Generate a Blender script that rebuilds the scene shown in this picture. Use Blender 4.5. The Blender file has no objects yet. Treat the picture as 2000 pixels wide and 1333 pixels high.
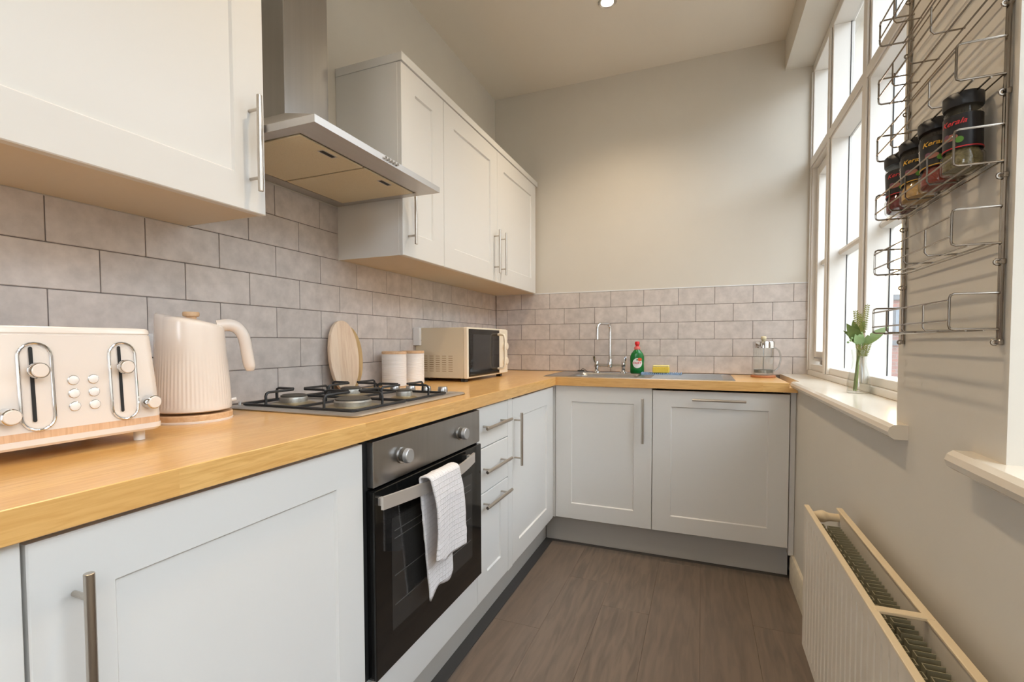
import bpy, bmesh, math, random
from mathutils import Vector, Matrix
random.seed(7)
C = bpy.context.scene.collection
S = bpy.context.scene
PI = math.pi

# ------------------------------------------------------------------ camera
def make_camera():
    f, yaw, pit, rol, cy = 926.34, .3804, -.0348, -.0027, 702.09
    fw = Vector((-math.sin(yaw)*math.cos(pit), math.cos(yaw)*math.cos(pit), math.sin(pit)))
    r = Vector((math.cos(yaw), math.sin(yaw), 0)); up = r.cross(fw)
    r2 = r*math.cos(rol)+up*math.sin(rol); u2 = -r*math.sin(rol)+up*math.cos(rol)
    cd = bpy.data.cameras.new('camera'); cd.sensor_width = 36; cd.lens = f/2000*36
    cd.shift_y = (cy-666.5)/2000; cd.clip_start = .02; cd.clip_end = 200
    co = bpy.data.objects.new('camera', cd); C.objects.link(co)
    m = Matrix((r2, u2, -fw)).transposed().to_4x4(); m.translation = Vector((1.2998, -2.9589, 1.0942))
    co.matrix_world = m; S.camera = co
make_camera()

# ------------------------------------------------------------------ world, exposure
S.view_settings.view_transform = 'Standard'; S.view_settings.look = 'None'
S.view_settings.gamma = 1; S.view_settings.use_curve_mapping = False
S.view_settings.exposure = 0.83
S.cycles.max_bounces = 10; S.cycles.diffuse_bounces = 6; S.cycles.glossy_bounces = 4
S.cycles.transmission_bounces = 8; S.cycles.transparent_max_bounces = 12
S.cycles.sample_clamp_indirect = 6; S.cycles.use_denoising = True
S.cycles.caustics_reflective = False; S.cycles.caustics_refractive = False
w = bpy.data.worlds.new('sky'); S.world = w; w.use_nodes = True
bg = w.node_tree.nodes['Background']
bg.inputs[1].default_value = 4.6
# pale overcast sky with the soft warm glow of the low sun behind the roofs
_n = w.node_tree.nodes; _l = w.node_tree.links
_tc = _n.new('ShaderNodeTexCoord'); _dot = _n.new('ShaderNodeVectorMath'); _dot.operation = 'DOT_PRODUCT'
_dot.inputs[1].default_value = (.2857, .9458, .1552)
_l.new(_tc.outputs['Generated'], _dot.inputs[0])
_mr = _n.new('ShaderNodeMapRange'); _mr.interpolation_type = 'SMOOTHSTEP'; _mr.inputs[1].default_value = .972; _mr.inputs[2].default_value = .9995
_l.new(_dot.outputs['Value'], _mr.inputs[0])
_mx = _n.new('ShaderNodeMix'); _mx.data_type = 'RGBA'; _mx.inputs['A'].default_value = (.80, .90, 1.0, 1); _mx.inputs['B'].default_value = (2.6, 1.75, 1.0, 1)
_l.new(_mr.outputs[0], _mx.inputs['Factor']); _l.new(_mx.outputs['Result'], bg.inputs[0])

LAMP_POWER = 29
LAMP_COL = (1, .79, .54)

# ------------------------------------------------------------------ materials
MATS = {}
def srgb(r, g, b):
    f = lambda c: (c/255/12.92) if c/255 <= .04045 else ((c/255+.055)/1.055)**2.4
    return (f(r), f(g), f(b), 1)
def mat(name, col, rough=.5, metal=0, coat=0, spec=.5, noise=0, nscale=20, bump=0, bscale=60, stretch=(1, 1, 1),
        trans=0, ior=1.45, alpha=1, emit=None, aniso=0, rand=0):
    if name in MATS: return MATS[name]
    m = bpy.data.materials.new(name); m.use_nodes = True; nt = m.node_tree; n = nt.nodes; l = nt.links
    p = n['Principled BSDF']
    p.inputs['Base Color'].default_value = col; p.inputs['Roughness'].default_value = rough
    p.inputs['Metallic'].default_value = metal; p.inputs['Coat Weight'].default_value = coat
    p.inputs['Coat Roughness'].default_value = .12
    p.inputs['Specular IOR Level'].default_value = spec
    p.inputs['Transmission Weight'].default_value = trans; p.inputs['IOR'].default_value = ior
    p.inputs['Alpha'].default_value = alpha
    if emit: p.inputs['Emission Color'].default_value = emit[0]; p.inputs['Emission Strength'].default_value = emit[1]
    tc = n.new('ShaderNodeTexCoord'); mp = n.new('ShaderNodeMapping'); mp.inputs['Scale'].default_value = stretch
    l.new(tc.outputs['Object'], mp.inputs[0])
    if noise or rand:
        nz = n.new('ShaderNodeTexNoise'); nz.inputs['Scale'].default_value = nscale; nz.inputs['Detail'].default_value = 5
        nz.inputs['Roughness'].default_value = .6
        l.new(mp.outputs[0], nz.inputs['Vector'])
        mr = n.new('ShaderNodeMapRange'); mr.inputs[1].default_value = .3; mr.inputs[2].default_value = .7
        mr.inputs[3].default_value = 1-noise; mr.inputs[4].default_value = 1+noise*.6
        l.new(nz.outputs['Fac'], mr.inputs[0])
        fac = mr.outputs[0]
        if rand:
            oi = n.new('ShaderNodeObjectInfo'); r2 = n.new('ShaderNodeMapRange')
            r2.inputs[3].default_value = 1-rand; r2.inputs[4].default_value = 1+rand
            l.new(oi.outputs['Random'], r2.inputs[0])
            mu = n.new('ShaderNodeMath'); mu.operation = 'MULTIPLY'
            l.new(fac, mu.inputs[0]); l.new(r2.outputs[0], mu.inputs[1]); fac = mu.outputs[0]
            ad = n.new('ShaderNodeVectorMath'); ad.operation = 'ADD'
            sc = n.new('ShaderNodeVectorMath'); sc.operation = 'SCALE'; sc.inputs[3].default_value = 37
            cb = n.new('ShaderNodeCombineXYZ')
            for k in range(3): l.new(oi.outputs['Random'], cb.inputs[k])
            l.new(cb.outputs[0], sc.inputs[0]); l.new(mp.outputs[0], ad.inputs[0]); l.new(sc.outputs[0], ad.inputs[1])
            l.new(ad.outputs[0], nz.inputs['Vector'])
        vm = n.new('ShaderNodeVectorMath'); vm.operation = 'SCALE'; vm.inputs[0].default_value = col[:3]
        l.new(fac, vm.inputs[3]); l.new(vm.outputs[0], p.inputs['Base Color'])
    if bump:
        nb = n.new('ShaderNodeTexNoise'); nb.inputs['Scale'].default_value = bscale; nb.inputs['Detail'].default_value = 4
        l.new(mp.outputs[0], nb.inputs['Vector'])
        bp = n.new('ShaderNodeBump'); bp.inputs['Strength'].default_value = bump; bp.inputs['Distance'].default_value = .002
        l.new(nb.outputs['Fac'], bp.inputs['Height']); l.new(bp.outputs[0], p.inputs['Normal'])
    if aniso: p.inputs['Anisotropic'].default_value = aniso
    MATS[name] = m; return m

def wood(name, axis, cA, cB, cC, stave=(.045, .42), grain=1, rough=.3, coat=.3, along=14, across=160):
    """staved / plank timber: brick pattern colours the staves, stretched noise the grain. axis = grain direction."""
    m = bpy.data.materials.new(name); m.use_nodes = True; nt = m.node_tree; n = nt.nodes; l = nt.links
    p = n['Principled BSDF']; p.inputs['Roughness'].default_value = rough; p.inputs['Coat Weight'].default_value = coat
    p.inputs['Coat Roughness'].default_value = .12
    tc = n.new('ShaderNodeTexCoord')
    sep = n.new('ShaderNodeSeparateXYZ'); l.new(tc.outputs['Object'], sep.inputs[0])
    cmb = n.new('ShaderNodeCombineXYZ')
    order = {'x': (0, 1, 2), 'y': (1, 0, 2), 'z': (2, 1, 0)}[axis]
    for k, o_ in enumerate(order): l.new(sep.outputs[o_], cmb.inputs[k])
    oi = n.new('ShaderNodeObjectInfo')
    off = n.new('ShaderNodeCombineXYZ')
    mm = n.new('ShaderNodeMath'); mm.operation = 'MULTIPLY'; mm.inputs[1].default_value = 11.3
    l.new(oi.outputs['Random'], mm.inputs[0])
    if not stave: l.new(mm.outputs[0], off.inputs[0]); l.new(mm.outputs[0], off.inputs[2])
    add = n.new('ShaderNodeVectorMath'); add.operation = 'ADD'; l.new(cmb.outputs[0], add.inputs[0]); l.new(off.outputs[0], add.inputs[1])
    vec = add.outputs[0]
    if stave:
        br = n.new('ShaderNodeTexBrick'); br.inputs['Scale'].default_value = 1
        br.inputs['Brick Width'].default_value = stave[1]; br.inputs['Row Height'].default_value = stave[0]
        br.inputs['Mortar Size'].default_value = 0; br.offset = .37; br.inputs['Bias'].default_value = 0
        br.inputs['Color1'].default_value = (0, 0, 0, 1); br.inputs['Color2'].default_value = (1, 1, 1, 1)
        l.new(vec, br.inputs['Vector'])
    sc = n.new('ShaderNodeVectorMath'); sc.operation = 'MULTIPLY'; sc.inputs[1].default_value = (along, across, across)
    l.new(vec, sc.inputs[0])
    v2 = sc.outputs[0]
    if stave:
        a2 = n.new('ShaderNodeVectorMath'); a2.operation = 'ADD'
        s3 = n.new('ShaderNodeVectorMath'); s3.operation = 'SCALE'; s3.inputs[3].default_value = 40
        l.new(br.outputs['Color'], s3.inputs[0]); l.new(sc.outputs[0], a2.inputs[0]); l.new(s3.outputs[0], a2.inputs[1]); v2 = a2.outputs[0]
    nz = n.new('ShaderNodeTexNoise'); nz.inputs['Scale'].default_value = 1; nz.inputs['Detail'].default_value = 6
    nz.inputs['Distortion'].default_value = .6; l.new(v2, nz.inputs['Vector'])
    cr = n.new('ShaderNodeValToRGB'); e = cr.color_ramp.elements
    e[0].position = .32; e[0].color = cC; e[1].position = .62; e[1].color = cA
    l.new(nz.outputs['Fac'], cr.inputs[0])
    mx = n.new('ShaderNodeMix'); mx.data_type = 'RGBA'; mx.blend_type = 'MIX'
    l.new(cr.outputs[0], mx.inputs['A']); mx.inputs['B'].default_value = cB
    f = n.new('ShaderNodeMath'); f.operation = 'MULTIPLY'; f.inputs[1].default_value = .55
    l.new(br.outputs['Color'] if stave else oi.outputs['Random'], f.inputs[0]); l.new(f.outputs[0], mx.inputs['Factor'])
    l.new(mx.outputs['Result'], p.inputs['Base Color'])
    bp = n.new('ShaderNodeBump'); bp.inputs['Strength'].default_value = .12*grain; bp.inputs['Distance'].default_value = .001
    l.new(nz.outputs['Fac'], bp.inputs['Height']); l.new(bp.outputs[0], p.inputs['Normal'])
    MATS[name] = m; return m

def glass(name, tint=(1, 1, 1, 1), refl=1.0, ior=1.45):
    m = bpy.data.materials.new(name); m.use_nodes = True; nt = m.node_tree; n = nt.nodes; l = nt.links
    n.remove(n['Principled BSDF']); out = n['Material Output']
    t = n.new('ShaderNodeBsdfTransparent'); t.inputs[0].default_value = tint
    g = n.new('ShaderNodeBsdfGlossy'); g.inputs['Roughness'].default_value = .02
    # Schlick reflectance from the facing angle, the same from both sides of each face
    lw = n.new('ShaderNodeLayerWeight'); lw.inputs['Blend'].default_value = .5
    pw = n.new('ShaderNodeMath'); pw.operation = 'POWER'; pw.inputs[1].default_value = 5; l.new(lw.outputs['Facing'], pw.inputs[0])
    mu = n.new('ShaderNodeMapRange'); mu.inputs[3].default_value = .04*refl; mu.inputs[4].default_value = min(1, .9*refl); l.new(pw.outputs[0], mu.inputs[0])
    mx = n.new('ShaderNodeMixShader'); l.new(mu.outputs[0], mx.inputs[0])
    l.new(t.outputs[0], mx.inputs[1]); l.new(g.outputs[0], mx.inputs[2]); l.new(mx.outputs[0], out.inputs[0])
    MATS[name] = m; return m

M_WALL = mat('wall_paint', srgb(210, 204, 193), .62, noise=.03, nscale=2.5, bump=.05, bscale=220)
M_CEIL = mat('ceiling_paint', srgb(226, 218, 205), .7, noise=.02, nscale=2)
M_GROUT = mat('grout', srgb(120, 112, 108), .9)
M_TILE = mat('tile_stone', srgb(204, 195, 189), .38, noise=.17, nscale=22, bump=.12, bscale=70, rand=.035)
M_WHITE = mat('cabinet_white', srgb(222, 220, 216), .38, spec=.4)
M_INNER = mat('cabinet_board', srgb(214, 200, 178), .5)
M_KICK = mat('kickboard_grey', srgb(186, 181, 174), .5)
M_FRAME = mat('window_paint', srgb(222, 217, 210), .45)
M_SILL = mat('sill_gloss', srgb(222, 212, 196), .25, coat=.4, noise=.02, nscale=8)
M_SKIRT = mat('skirting_worn', srgb(214, 204, 184), .45, noise=.12, nscale=40)
M_NICKEL = mat('brushed_nickel', srgb(196, 188, 178), .3, 1)
M_STEEL = mat('brushed_steel', srgb(178, 176, 174), .28, 1, noise=.05, nscale=60, stretch=(1, 1, .02), bump=.04, bscale=200)
M_STEELH = mat('steel_canopy', srgb(200, 196, 192), .42, .9, noise=.04, nscale=50, stretch=(1, .03, 1))
M_CHROME = mat('chrome', srgb(215, 215, 215), .08, 1)
M_WIRE = mat('rack_wire', srgb(150, 142, 132), .22, 1)
M_BLACK = mat('black_gloss', (.006, .006, .006, 1), .06, spec=.6)
M_DARK = mat('dark_gap', (.012, .012, .012, 1), .6)
M_IRON = mat('cast_enamel', (.02, .021, .023, 1), .38)
M_BURN = mat('burner_alloy', srgb(176, 174, 168), .4, .8, noise=.1, nscale=200)
M_CAP = mat('burner_cap', srgb(84, 80, 74), .6, noise=.1, nscale=100)
M_CREAM = mat('cream_enamel', srgb(227, 217, 208), .24, coat=.5)
M_CREAM2 = mat('cream_microwave', srgb(204, 193, 170), .4)
M_CREAMP = mat('cream_panel', srgb(232, 221, 200), .35)
M_WHITEP = mat('white_plastic', srgb(226, 226, 226), .35)
M_CERAM = mat('white_ceramic', srgb(232, 230, 228), .35, coat=.2)
M_RAD = mat('radiator_enamel', srgb(213, 204, 190), .42)
M_RADT = mat('radiator_rim', srgb(226, 208, 176), .4)
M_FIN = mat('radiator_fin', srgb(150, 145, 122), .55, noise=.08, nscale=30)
M_GLASS = glass('clear_glass', (.97, .98, .975, 1), 1.1)
M_PANE = glass('window_glass', (.985, .99, .99, 1), .8)
M_FILTER = mat('filter_mesh', srgb(198, 176, 136), .55, .25)  # tan base colour stands in for the worktop reflected in aluminium mesh
M_OAKX = wood('oak_worktop_x', 'x', srgb(230, 186, 118), srgb(214, 160, 90), srgb(208, 158, 90))
M_OAKY = wood('oak_worktop_y', 'y', srgb(230, 186, 118), srgb(214, 160, 90), srgb(208, 158, 90))
M_FLOOR = wood('vinyl_plank', 'y', srgb(124, 109, 96), srgb(113, 99, 88), srgb(100, 88, 78), stave=None, rough=.42, coat=.05, along=5, across=42)
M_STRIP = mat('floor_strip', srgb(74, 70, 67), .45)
M_BOARD = wood('board_wood', 'z', srgb(238, 212, 184), srgb(244, 224, 200), srgb(222, 190, 160), stave=(.032, 3), rough=.5, coat=0, along=6, across=90)
M_BEECH = wood('beech', 'x', srgb(222, 188, 150), srgb(214, 176, 136), srgb(200, 160, 120), stave=None, rough=.45, coat=0, along=30, across=120)

# perforated filter: dimples darkened in the colour, tan painted for the reflected worktop
def filter_dimple_tone():
    nt = M_FILTER.node_tree; n = nt.nodes; l = nt.links; p = n['Principled BSDF']
    tc = n.new('ShaderNodeTexCoord'); v = n.new('ShaderNodeTexVoronoi'); v.inputs['Scale'].default_value = 230; v.inputs['Randomness'].default_value = .15
    l.new(tc.outputs['Object'], v.inputs['Vector'])
    cr = n.new('ShaderNodeValToRGB'); cr.color_ramp.elements[0].position = .12; cr.color_ramp.elements[1].position = .4
    cr.color_ramp.elements[0].color = srgb(160, 148, 122); cr.color_ramp.elements[1].color = srgb(222, 210, 182)
    l.new(v.outputs['Distance'], cr.inputs[0]); l.new(cr.outputs[0], p.inputs['Base Color'])
filter_dimple_tone()

# ------------------------------------------------------------------ geometry helpers
def B(): return bmesh.new()
def box(bm, x0, x1, y0, y1, z0, z1, bev=0, seg=1):
    r = bmesh.ops.create_cube(bm, size=1)['verts']
    for v in r: v.co = Vector((x0+(v.co.x+.5)*(x1-x0), y0+(v.co.y+.5)*(y1-y0), z0+(v.co.z+.5)*(z1-z0)))
    if bev:
        es = list({e for v in r for e in v.link_edges})
        bmesh.ops.bevel(bm, geom=es, offset=bev, segments=seg, affect='EDGES', profile=.5, clamp_overlap=True)
    return bm
def boxes(*a, bev=0):
    bm = B()
    for t in a: box(bm, *t, bev=bev)
    return bm
def frames(pts, closed=False):
    n = len(pts); T = []
    for i in range(n):
        a = pts[(i-1) % n] if (closed or i > 0) else pts[i]; b = pts[(i+1) % n] if (closed or i < n-1) else pts[i]
        t = (b-a); T.append(t.normalized() if t.length > 1e-9 else Vector((0, 0, 1)))
    up = Vector((0, 0, 1)) if abs(T[0].z) < .9 else Vector((1, 0, 0))
    N = [(up-T[0]*up.dot(T[0])).normalized()]
    for i in range(1, n):
        v = N[-1]-T[i]*N[-1].dot(T[i]); N.append(v.normalized() if v.length > 1e-6 else N[-1])
    return T, N
def tube(bm, pts, r, seg=8, closed=False, rs=None, flat=None):
    pts = [Vector(p) for p in pts]; T, N = frames(pts, closed); rings = []
    for i, p in enumerate(pts):
        b = T[i].cross(N[i]); rr = rs[i] if rs else r
        rings.append([bm.verts.new(p+(N[i]*math.cos(a)+b*math.sin(a)*(flat or 1))*rr) for a in [2*PI*k/seg for k in range(seg)]])
    m = len(rings)
    for i in range(m if closed else m-1):
        A, Bq = rings[i], rings[(i+1) % m]
        for k in range(seg): bm.faces.new((A[k], A[(k+1) % seg], Bq[(k+1) % seg], Bq[k]))
    if not closed: bm.faces.new(rings[0][::-1]); bm.faces.new(rings[-1])
    return bm
def cyl(bm, a, b, r, seg=16, r2=None):
    return tube(bm, [a, b], r, seg, rs=[r, r2 if r2 is not None else r])
def lathe(bm, prof, cx=0, cy=0, seg=32, axis='z', closed=False, mod=None):
    """prof = [(radius, height)...]; axis z about (cx,cy)."""
    rings = []
    for r, z in prof:
        if r < 1e-6: rings.append([bm.verts.new((cx, cy, z))]); continue
        rings.append([bm.verts.new((cx+(r+(mod(2*PI*k/seg, z) if mod else 0))*math.cos(2*PI*k/seg),
                                    cy+(r+(mod(2*PI*k/seg, z) if mod else 0))*math.sin(2*PI*k/seg), z)) for k in range(seg)])
    for A, Bq in zip(rings, rings[1:]+([rings[0]] if closed else [])):
        for k in range(seg):
            a0, a1 = A[k % len(A)], A[(k+1) % len(A)]; b0, b1 = Bq[k % len(Bq)], Bq[(k+1) % len(Bq)]
            vs = []
            for v in (a0, a1, b1, b0):
                if v not in vs: vs.append(v)
            if len(vs) > 2: bm.faces.new(vs)
    return bm
def prism(bm, poly, d, thick):
    """extrude polygon (list of 3-vectors) by vector d"""
    a = [bm.verts.new(p) for p in poly]; b = [bm.verts.new(Vector(p)+Vector(d)) for p in poly]
    bm.faces.new(a[::-1]); bm.faces.new(b); n = len(a)
    for i in range(n): bm.faces.new((a[i], a[(i+1) % n], b[(i+1) % n], b[i]))
    return bm
def arc(c, r, a0, a1, n, u, v):
    c = Vector(c); u = Vector(u); v = Vector(v)
    return [c+(u*math.cos(a0+(a1-a0)*i/n)+v*math.sin(a0+(a1-a0)*i/n))*r for i in range(n+1)]

OFF = {}
def woff(o):
    v = Vector((0, 0, 0))
    while o is not None: v += OFF.get(o, Vector((0, 0, 0))); o = o.parent
    return v
def obj(name, bm, m, parent=None, smooth=35, loc=None, mods=None):
    """link one bmesh (in world coordinates) as one mesh object; origin at its parent or at loc"""
    bmesh.ops.recalc_face_normals(bm, faces=bm.faces)
    me = bpy.data.meshes.new(name); bm.to_mesh(me); bm.free()
    if smooth is not None:
        me.shade_smooth(); me.set_sharp_from_angle(angle=math.radians(smooth))
    for mm in (m if isinstance(m, (list, tuple)) else [m]): me.materials.append(mm)
    o = bpy.data.objects.new(name, me); C.objects.link(o)
    base = woff(parent) if parent else Vector((0, 0, 0))
    org = Vector(loc) if loc else base
    me.transform(Matrix.Translation(-org)); o.location = org-base
    OFF[o] = org-base
    if parent: o.parent = parent
    return o
def inst(o, loc, parent, scale=(1, 1, 1), rot=(0, 0, 0)):
    c = o.copy(); C.objects.link(c); c.parent = parent; c.location = Vector(loc)-woff(parent); c.scale = scale; c.rotation_euler = rot
    return c
def tag(o, label, cat, group=None):
    o['label'] = label; o['category'] = cat
    if group: o['group'] = group
    return o
def thing(name, label, cat, loc, group=None):
    o = bpy.data.objects.new(name, None); C.objects.link(o); o.location = loc; OFF[o] = Vector(loc); o.empty_display_size = .05
    return tag(o, label, cat, group)
def struct(name, bm=None, m=None, loc=(0, 0, 0), smooth=35):
    if bm is None:
        o = bpy.data.objects.new(name, None); C.objects.link(o); o.location = loc; OFF[o] = Vector(loc)
    else: o = obj(name, bm, m, smooth=smooth, loc=loc)
    o['kind'] = 'structure'; return o
def copy_tree(root, loc, label, group=None, rot=None):
    def cp(o, parent):
        c = o.copy(); C.objects.link(c)
        if parent: c.parent = parent
        for ch in list(o.children): cp(ch, c)
        return c
    r = cp(root, None); r.location = loc; r['label'] = label
    if rot: r.rotation_euler = rot
    if group: r['group'] = group
    return r

# ------------------------------------------------------------------ room shell
YR = -4.7      # rear wall
HC = 2.716     # ceiling
XR = 1.70      # right wall face
# left and back walls: plaster slab with the tile bed recessed 8 mm behind the tile faces
wall_left = struct('wall_left', boxes((-.12, -.008, YR, .12, 0, HC)), M_WALL)
wall_back = struct('wall_back', boxes((-.12, 2.1, .008, .12, 0, HC)), M_WALL)
struct('wall_rear', boxes((-.12, .6, YR-.1, YR, 0, HC), (1.1, 2.1, YR-.1, YR, 0, HC), (.6, 1.1, YR-.1, YR, 2.0, HC), (.6, 1.1, YR-.1, YR, 0, .9)), M_WALL)  # window-sized opening added out of view to let in more skylight
ceiling = struct('ceiling', boxes((-.12, 2.1, YR-.1, .12, HC, HC+.1)), M_CEIL)
# right wall: solid below the sills, pier between the windows, lintel above
wr = boxes((XR, 1.96, YR, 0.008, 0, .885), (XR, 1.96, -2.085, -1.68, .885, 2.55), (XR, 1.96, YR, .008, 2.55, HC), (XR, 1.96, YR, -4.3, .885, 2.55))
wall_right = struct('wall_right', wr, M_WALL)
# plaster above the tiles comes out flush with them
obj('plaster', boxes((-.008, -.001, YR, .008, 1.61, HC), (-.008, -.001, YR, -2.083, 1.41, 1.61), (-.008, -.001, -1.503, .008, 1.41, 1.61)), M_WALL, wall_left)
obj('plaster', boxes((-.001, 1.84, .001, .008, 1.412, HC)), M_WALL, wall_back)
obj('grout_bed', boxes((-.008, -.0018, YR, .008, .86, 1.61)), M_GROUT, wall_left)
obj('grout_bed', boxes((-.002, 1.838, .0018, .008, .86, 1.412)), M_GROUT, wall_back)
obj('tile_trim', boxes((-.004, 1.838, -.0015, .006, 1.4105, 1.4165)), M_WHITEP, wall_back)

# tiles: 200 x 100 running bond, each one its own object sharing meshes by size
PITCH, TH, GAP = .1965, .1, .0022
cache = {}
def tile(parent, side, a0, a1, z0, z1):
    w_, h_ = round(a1-a0, 4), round(z1-z0, 4)
    if w_ < .006: return
    k = (side, w_, h_)
    if k not in cache:
        bm = B()
        if side == 'L': box(bm, -.008, 0, -w_/2, w_/2, -h_/2, h_/2, bev=.0012)
        else: box(bm, -w_/2, w_/2, 0, .008, -h_/2, h_/2, bev=.0012)
        me = bpy.data.meshes.new('tile'); bm.to_mesh(me); bm.free(); me.materials.append(M_TILE); cache[k] = me
    o = bpy.data.objects.new('tile', cache[k]); C.objects.link(o); o.parent = parent
    ca, cz = (a0+a1)/2, (z0+z1)/2
    o.location = (random.uniform(-.0003, .0003), ca, cz) if side == 'L' else (ca, random.uniform(-.0003, .0003), cz)
for row in range(-1, 7):
    z0 = .9125+row*TH; z1 = z0+TH
    lo = max(z0, .905)
    if row == -1: continue
    offs = -1.891 if row % 2 == 1 else -1.792   # rows 0,2,4,6 joint family
    lim0, lim1 = -3.12, 0.0
    if row >= 5: lim0, lim1 = -2.20, -1.42
    k = math.ceil((lim0-offs)/PITCH)-1
    while True:
        a0 = offs+k*PITCH; a1 = a0+PITCH; k += 1
        if a0 >= lim1: break
        if a1 <= lim0: continue
        c0, c1 = max(a0, lim0), min(a1, lim1)
        tile(wall_left, 'L', c0+GAP/2, c1-GAP/2, lo+GAP/2, min(z1, 1.6125)-GAP/2)
for row in range(5):
    z0 = .9125+row*TH; z1 = min(z0+TH, 1.411)
    offs = .381 if row % 2 == 0 else .478
    k = -4
    while True:
        a0 = offs+k*PITCH*1.0025; a1 = a0+PITCH*1.0025; k += 1
        if a0 >= 1.836: break
        if a1 <= .002: continue
        tile(wall_back, 'B', max(a0, .002)+GAP/2, min(a1, 1.836)-GAP/2, z0+GAP/2, z1-GAP/2)

# floor: sub floor + vinyl planks, dark strips along the kickboards
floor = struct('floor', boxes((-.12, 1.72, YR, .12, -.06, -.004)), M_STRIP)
pc = {}
def plank(x0, x1, y0, y1):
    k = (round(x1-x0, 4), round(y1-y0, 4))
    if k not in pc:
        bm = box(B(), -k[0]/2, k[0]/2, -k[1]/2, k[1]/2, -.004, 0, bev=.0005)
        me = bpy.data.meshes.new('plank'); bm.to_mesh(me); bm.free(); me.materials.append(M_FLOOR); pc[k] = me
    o = bpy.data.objects.new('plank', pc[k]); C.objects.link(o); o.parent = floor; o.location = ((x0+x1)/2, (y0+y1)/2, random.uniform(-.0002, 0))
xs = [.545+.19*i for i in range(7)]
starts = [-1.27, -.83, -1.02, -.52, -1.45, -.95, -.6]
for i, x0 in enumerate(xs):
    x1 = min(x0+.1896, 1.684)
    if x1-x0 < .01: continue
    y1 = -.475; y0 = starts[i]
    while y1 > YR:
        plank(x0, x1, max(y0, YR)+.0003, y1-.0003); y1 = y0; y0 -= 1.22
obj('border_strip', boxes((.49, .5445, YR, -.475, -.004, 0)), M_STRIP, floor)
obj('border_strip', boxes((.49, 1.684, -.4745, -.44, -.004, 0)), M_STRIP, floor)

# skirting on the right wall
sk = B(); prism(sk, [Vector((1.70, -.50, 0)), Vector((1.684, -.50, 0)), Vector((1.684, -.50, .105)), Vector((1.69, -.50, .118)), Vector((1.70, -.50, .12))], (0, YR+.5, 0), 0)
struct('baseboard_right', sk, M_SKIRT)

# ------------------------------------------------------------------ windows
def make_window(idx, y_lo, y_hi, mulls, near_first):
    w_ = struct('window_%d' % idx, loc=(1.83, (y_lo+y_hi)/2, .92))
    x0, x1, x2 = 1.83, 1.898, 1.911
    z0, z1 = .92, 2.55
    P = lambda n, bm, m=M_FRAME: obj(n, bm, m, w_)
    P('bottom_rail', boxes((x0, x2, y_lo, y_hi, z0, .945), (x0+.012, x2, y_lo, y_hi, .945, .975), bev=.002))
    P('top_rail', boxes((x0, x2, y_lo, y_hi, 2.505, z1), bev=.002))
    P('transom', boxes((x0, x2, y_lo, y_hi, 2.005, 2.065), (x0-.006, x0, y_lo, y_hi, 2.015, 2.055), bev=.002))
    for (a, b) in mulls:
        P('mullion', boxes((x0+.001, x2, a, b, .945, 2.505), (x0-.007, x0, a+.018, b-.018, .945, 2.505), bev=.002))
    ed = sorted(mulls)
    for (a, b), (c, d) in zip(ed, ed[1:]):
        # b..c is a bay
        casement = (c-b) < .34
        for (za, zb, low) in ((.975, 2.005, True), (2.065, 2.505, False)):
            gx = x1
            if casement and low:
                s = obj('sash', boxes((x0+.022, x1, b+.004, b+.045, za+.02, zb-.004), (x0+.022, x1, c-.045, c-.004, za+.02, zb-.004), (x0+.0225, x1-.0005, b+.045, c-.045, za+.02, za+.07), (x0+.0225, x1-.0005, b+.045, c-.045, zb-.05, zb-.004), (x0+.04, x1-.001, b+.045, c-.045, 1.49, 1.515), bev=.0015), M_FRAME, w_)
                obj('stay', boxes((x0+.005, x0+.02, b+.03, c-.09, za+.035, za+.042), (x0+.006, x0+.022, b+.06, b+.1, za+.008, za+.03), bev=.002), M_WIRE, s)
                P('pane', boxes((1.880, 1.884, b+.04, c-.04, za+.06, zb-.045)), M_PANE)
            else:
                P('pane', boxes((x1, x1+.004, b, c, za, zb)), M_PANE)
                P('gasket', boxes((x1-.0015, x1+.001, c-.002, c, za, zb), (x1-.0015, x1+.001, b, b+.0015, za, zb)), M_DARK)
                if low:
                    gb = B(); gp = [(1.872, 1.485), (1.866, 1.497), (1.872, 1.51), (1.908, 1.512), (1.908, 1.483)]
                    prism(gb, [Vector((px, b, pz)) for px, pz in gp], (0, c-b, 0), 0)
                    P('glazing_bar', gb)
    return w_
make_window(1, -1.68, 0.0, [(-.03, 0), (-.42, -.35), (-.95, -.87), (-1.47, -1.40), (-1.68, -1.65)], True)
make_window(2, -4.3, -2.085, [(-2.115, -2.085), (-2.62, -2.55), (-3.15, -3.08), (-3.68, -3.61), (-4.3, -4.27)], True)
# window boards
def sill(n, y0, y1, h0, h1):
    bm = B()
    nose = [(1.70, .889), (1.676, .889), (1.668, .895), (1.665, .9045), (1.668, .914), (1.676, .92), (1.70, .92)]
    prism(bm, [Vector((a, h0, b)) for a, b in nose], (0, h1-h0, 0), 0)
    box(bm, 1.70, 1.84, y0, y1, .889, .92)
    o = struct('trim_%d' % n, bm, M_SILL); return o
sill(1, -1.68, 0.0, -1.745, -.56)
sill(2, -4.3, -2.085, -4.4, -1.995)

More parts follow.
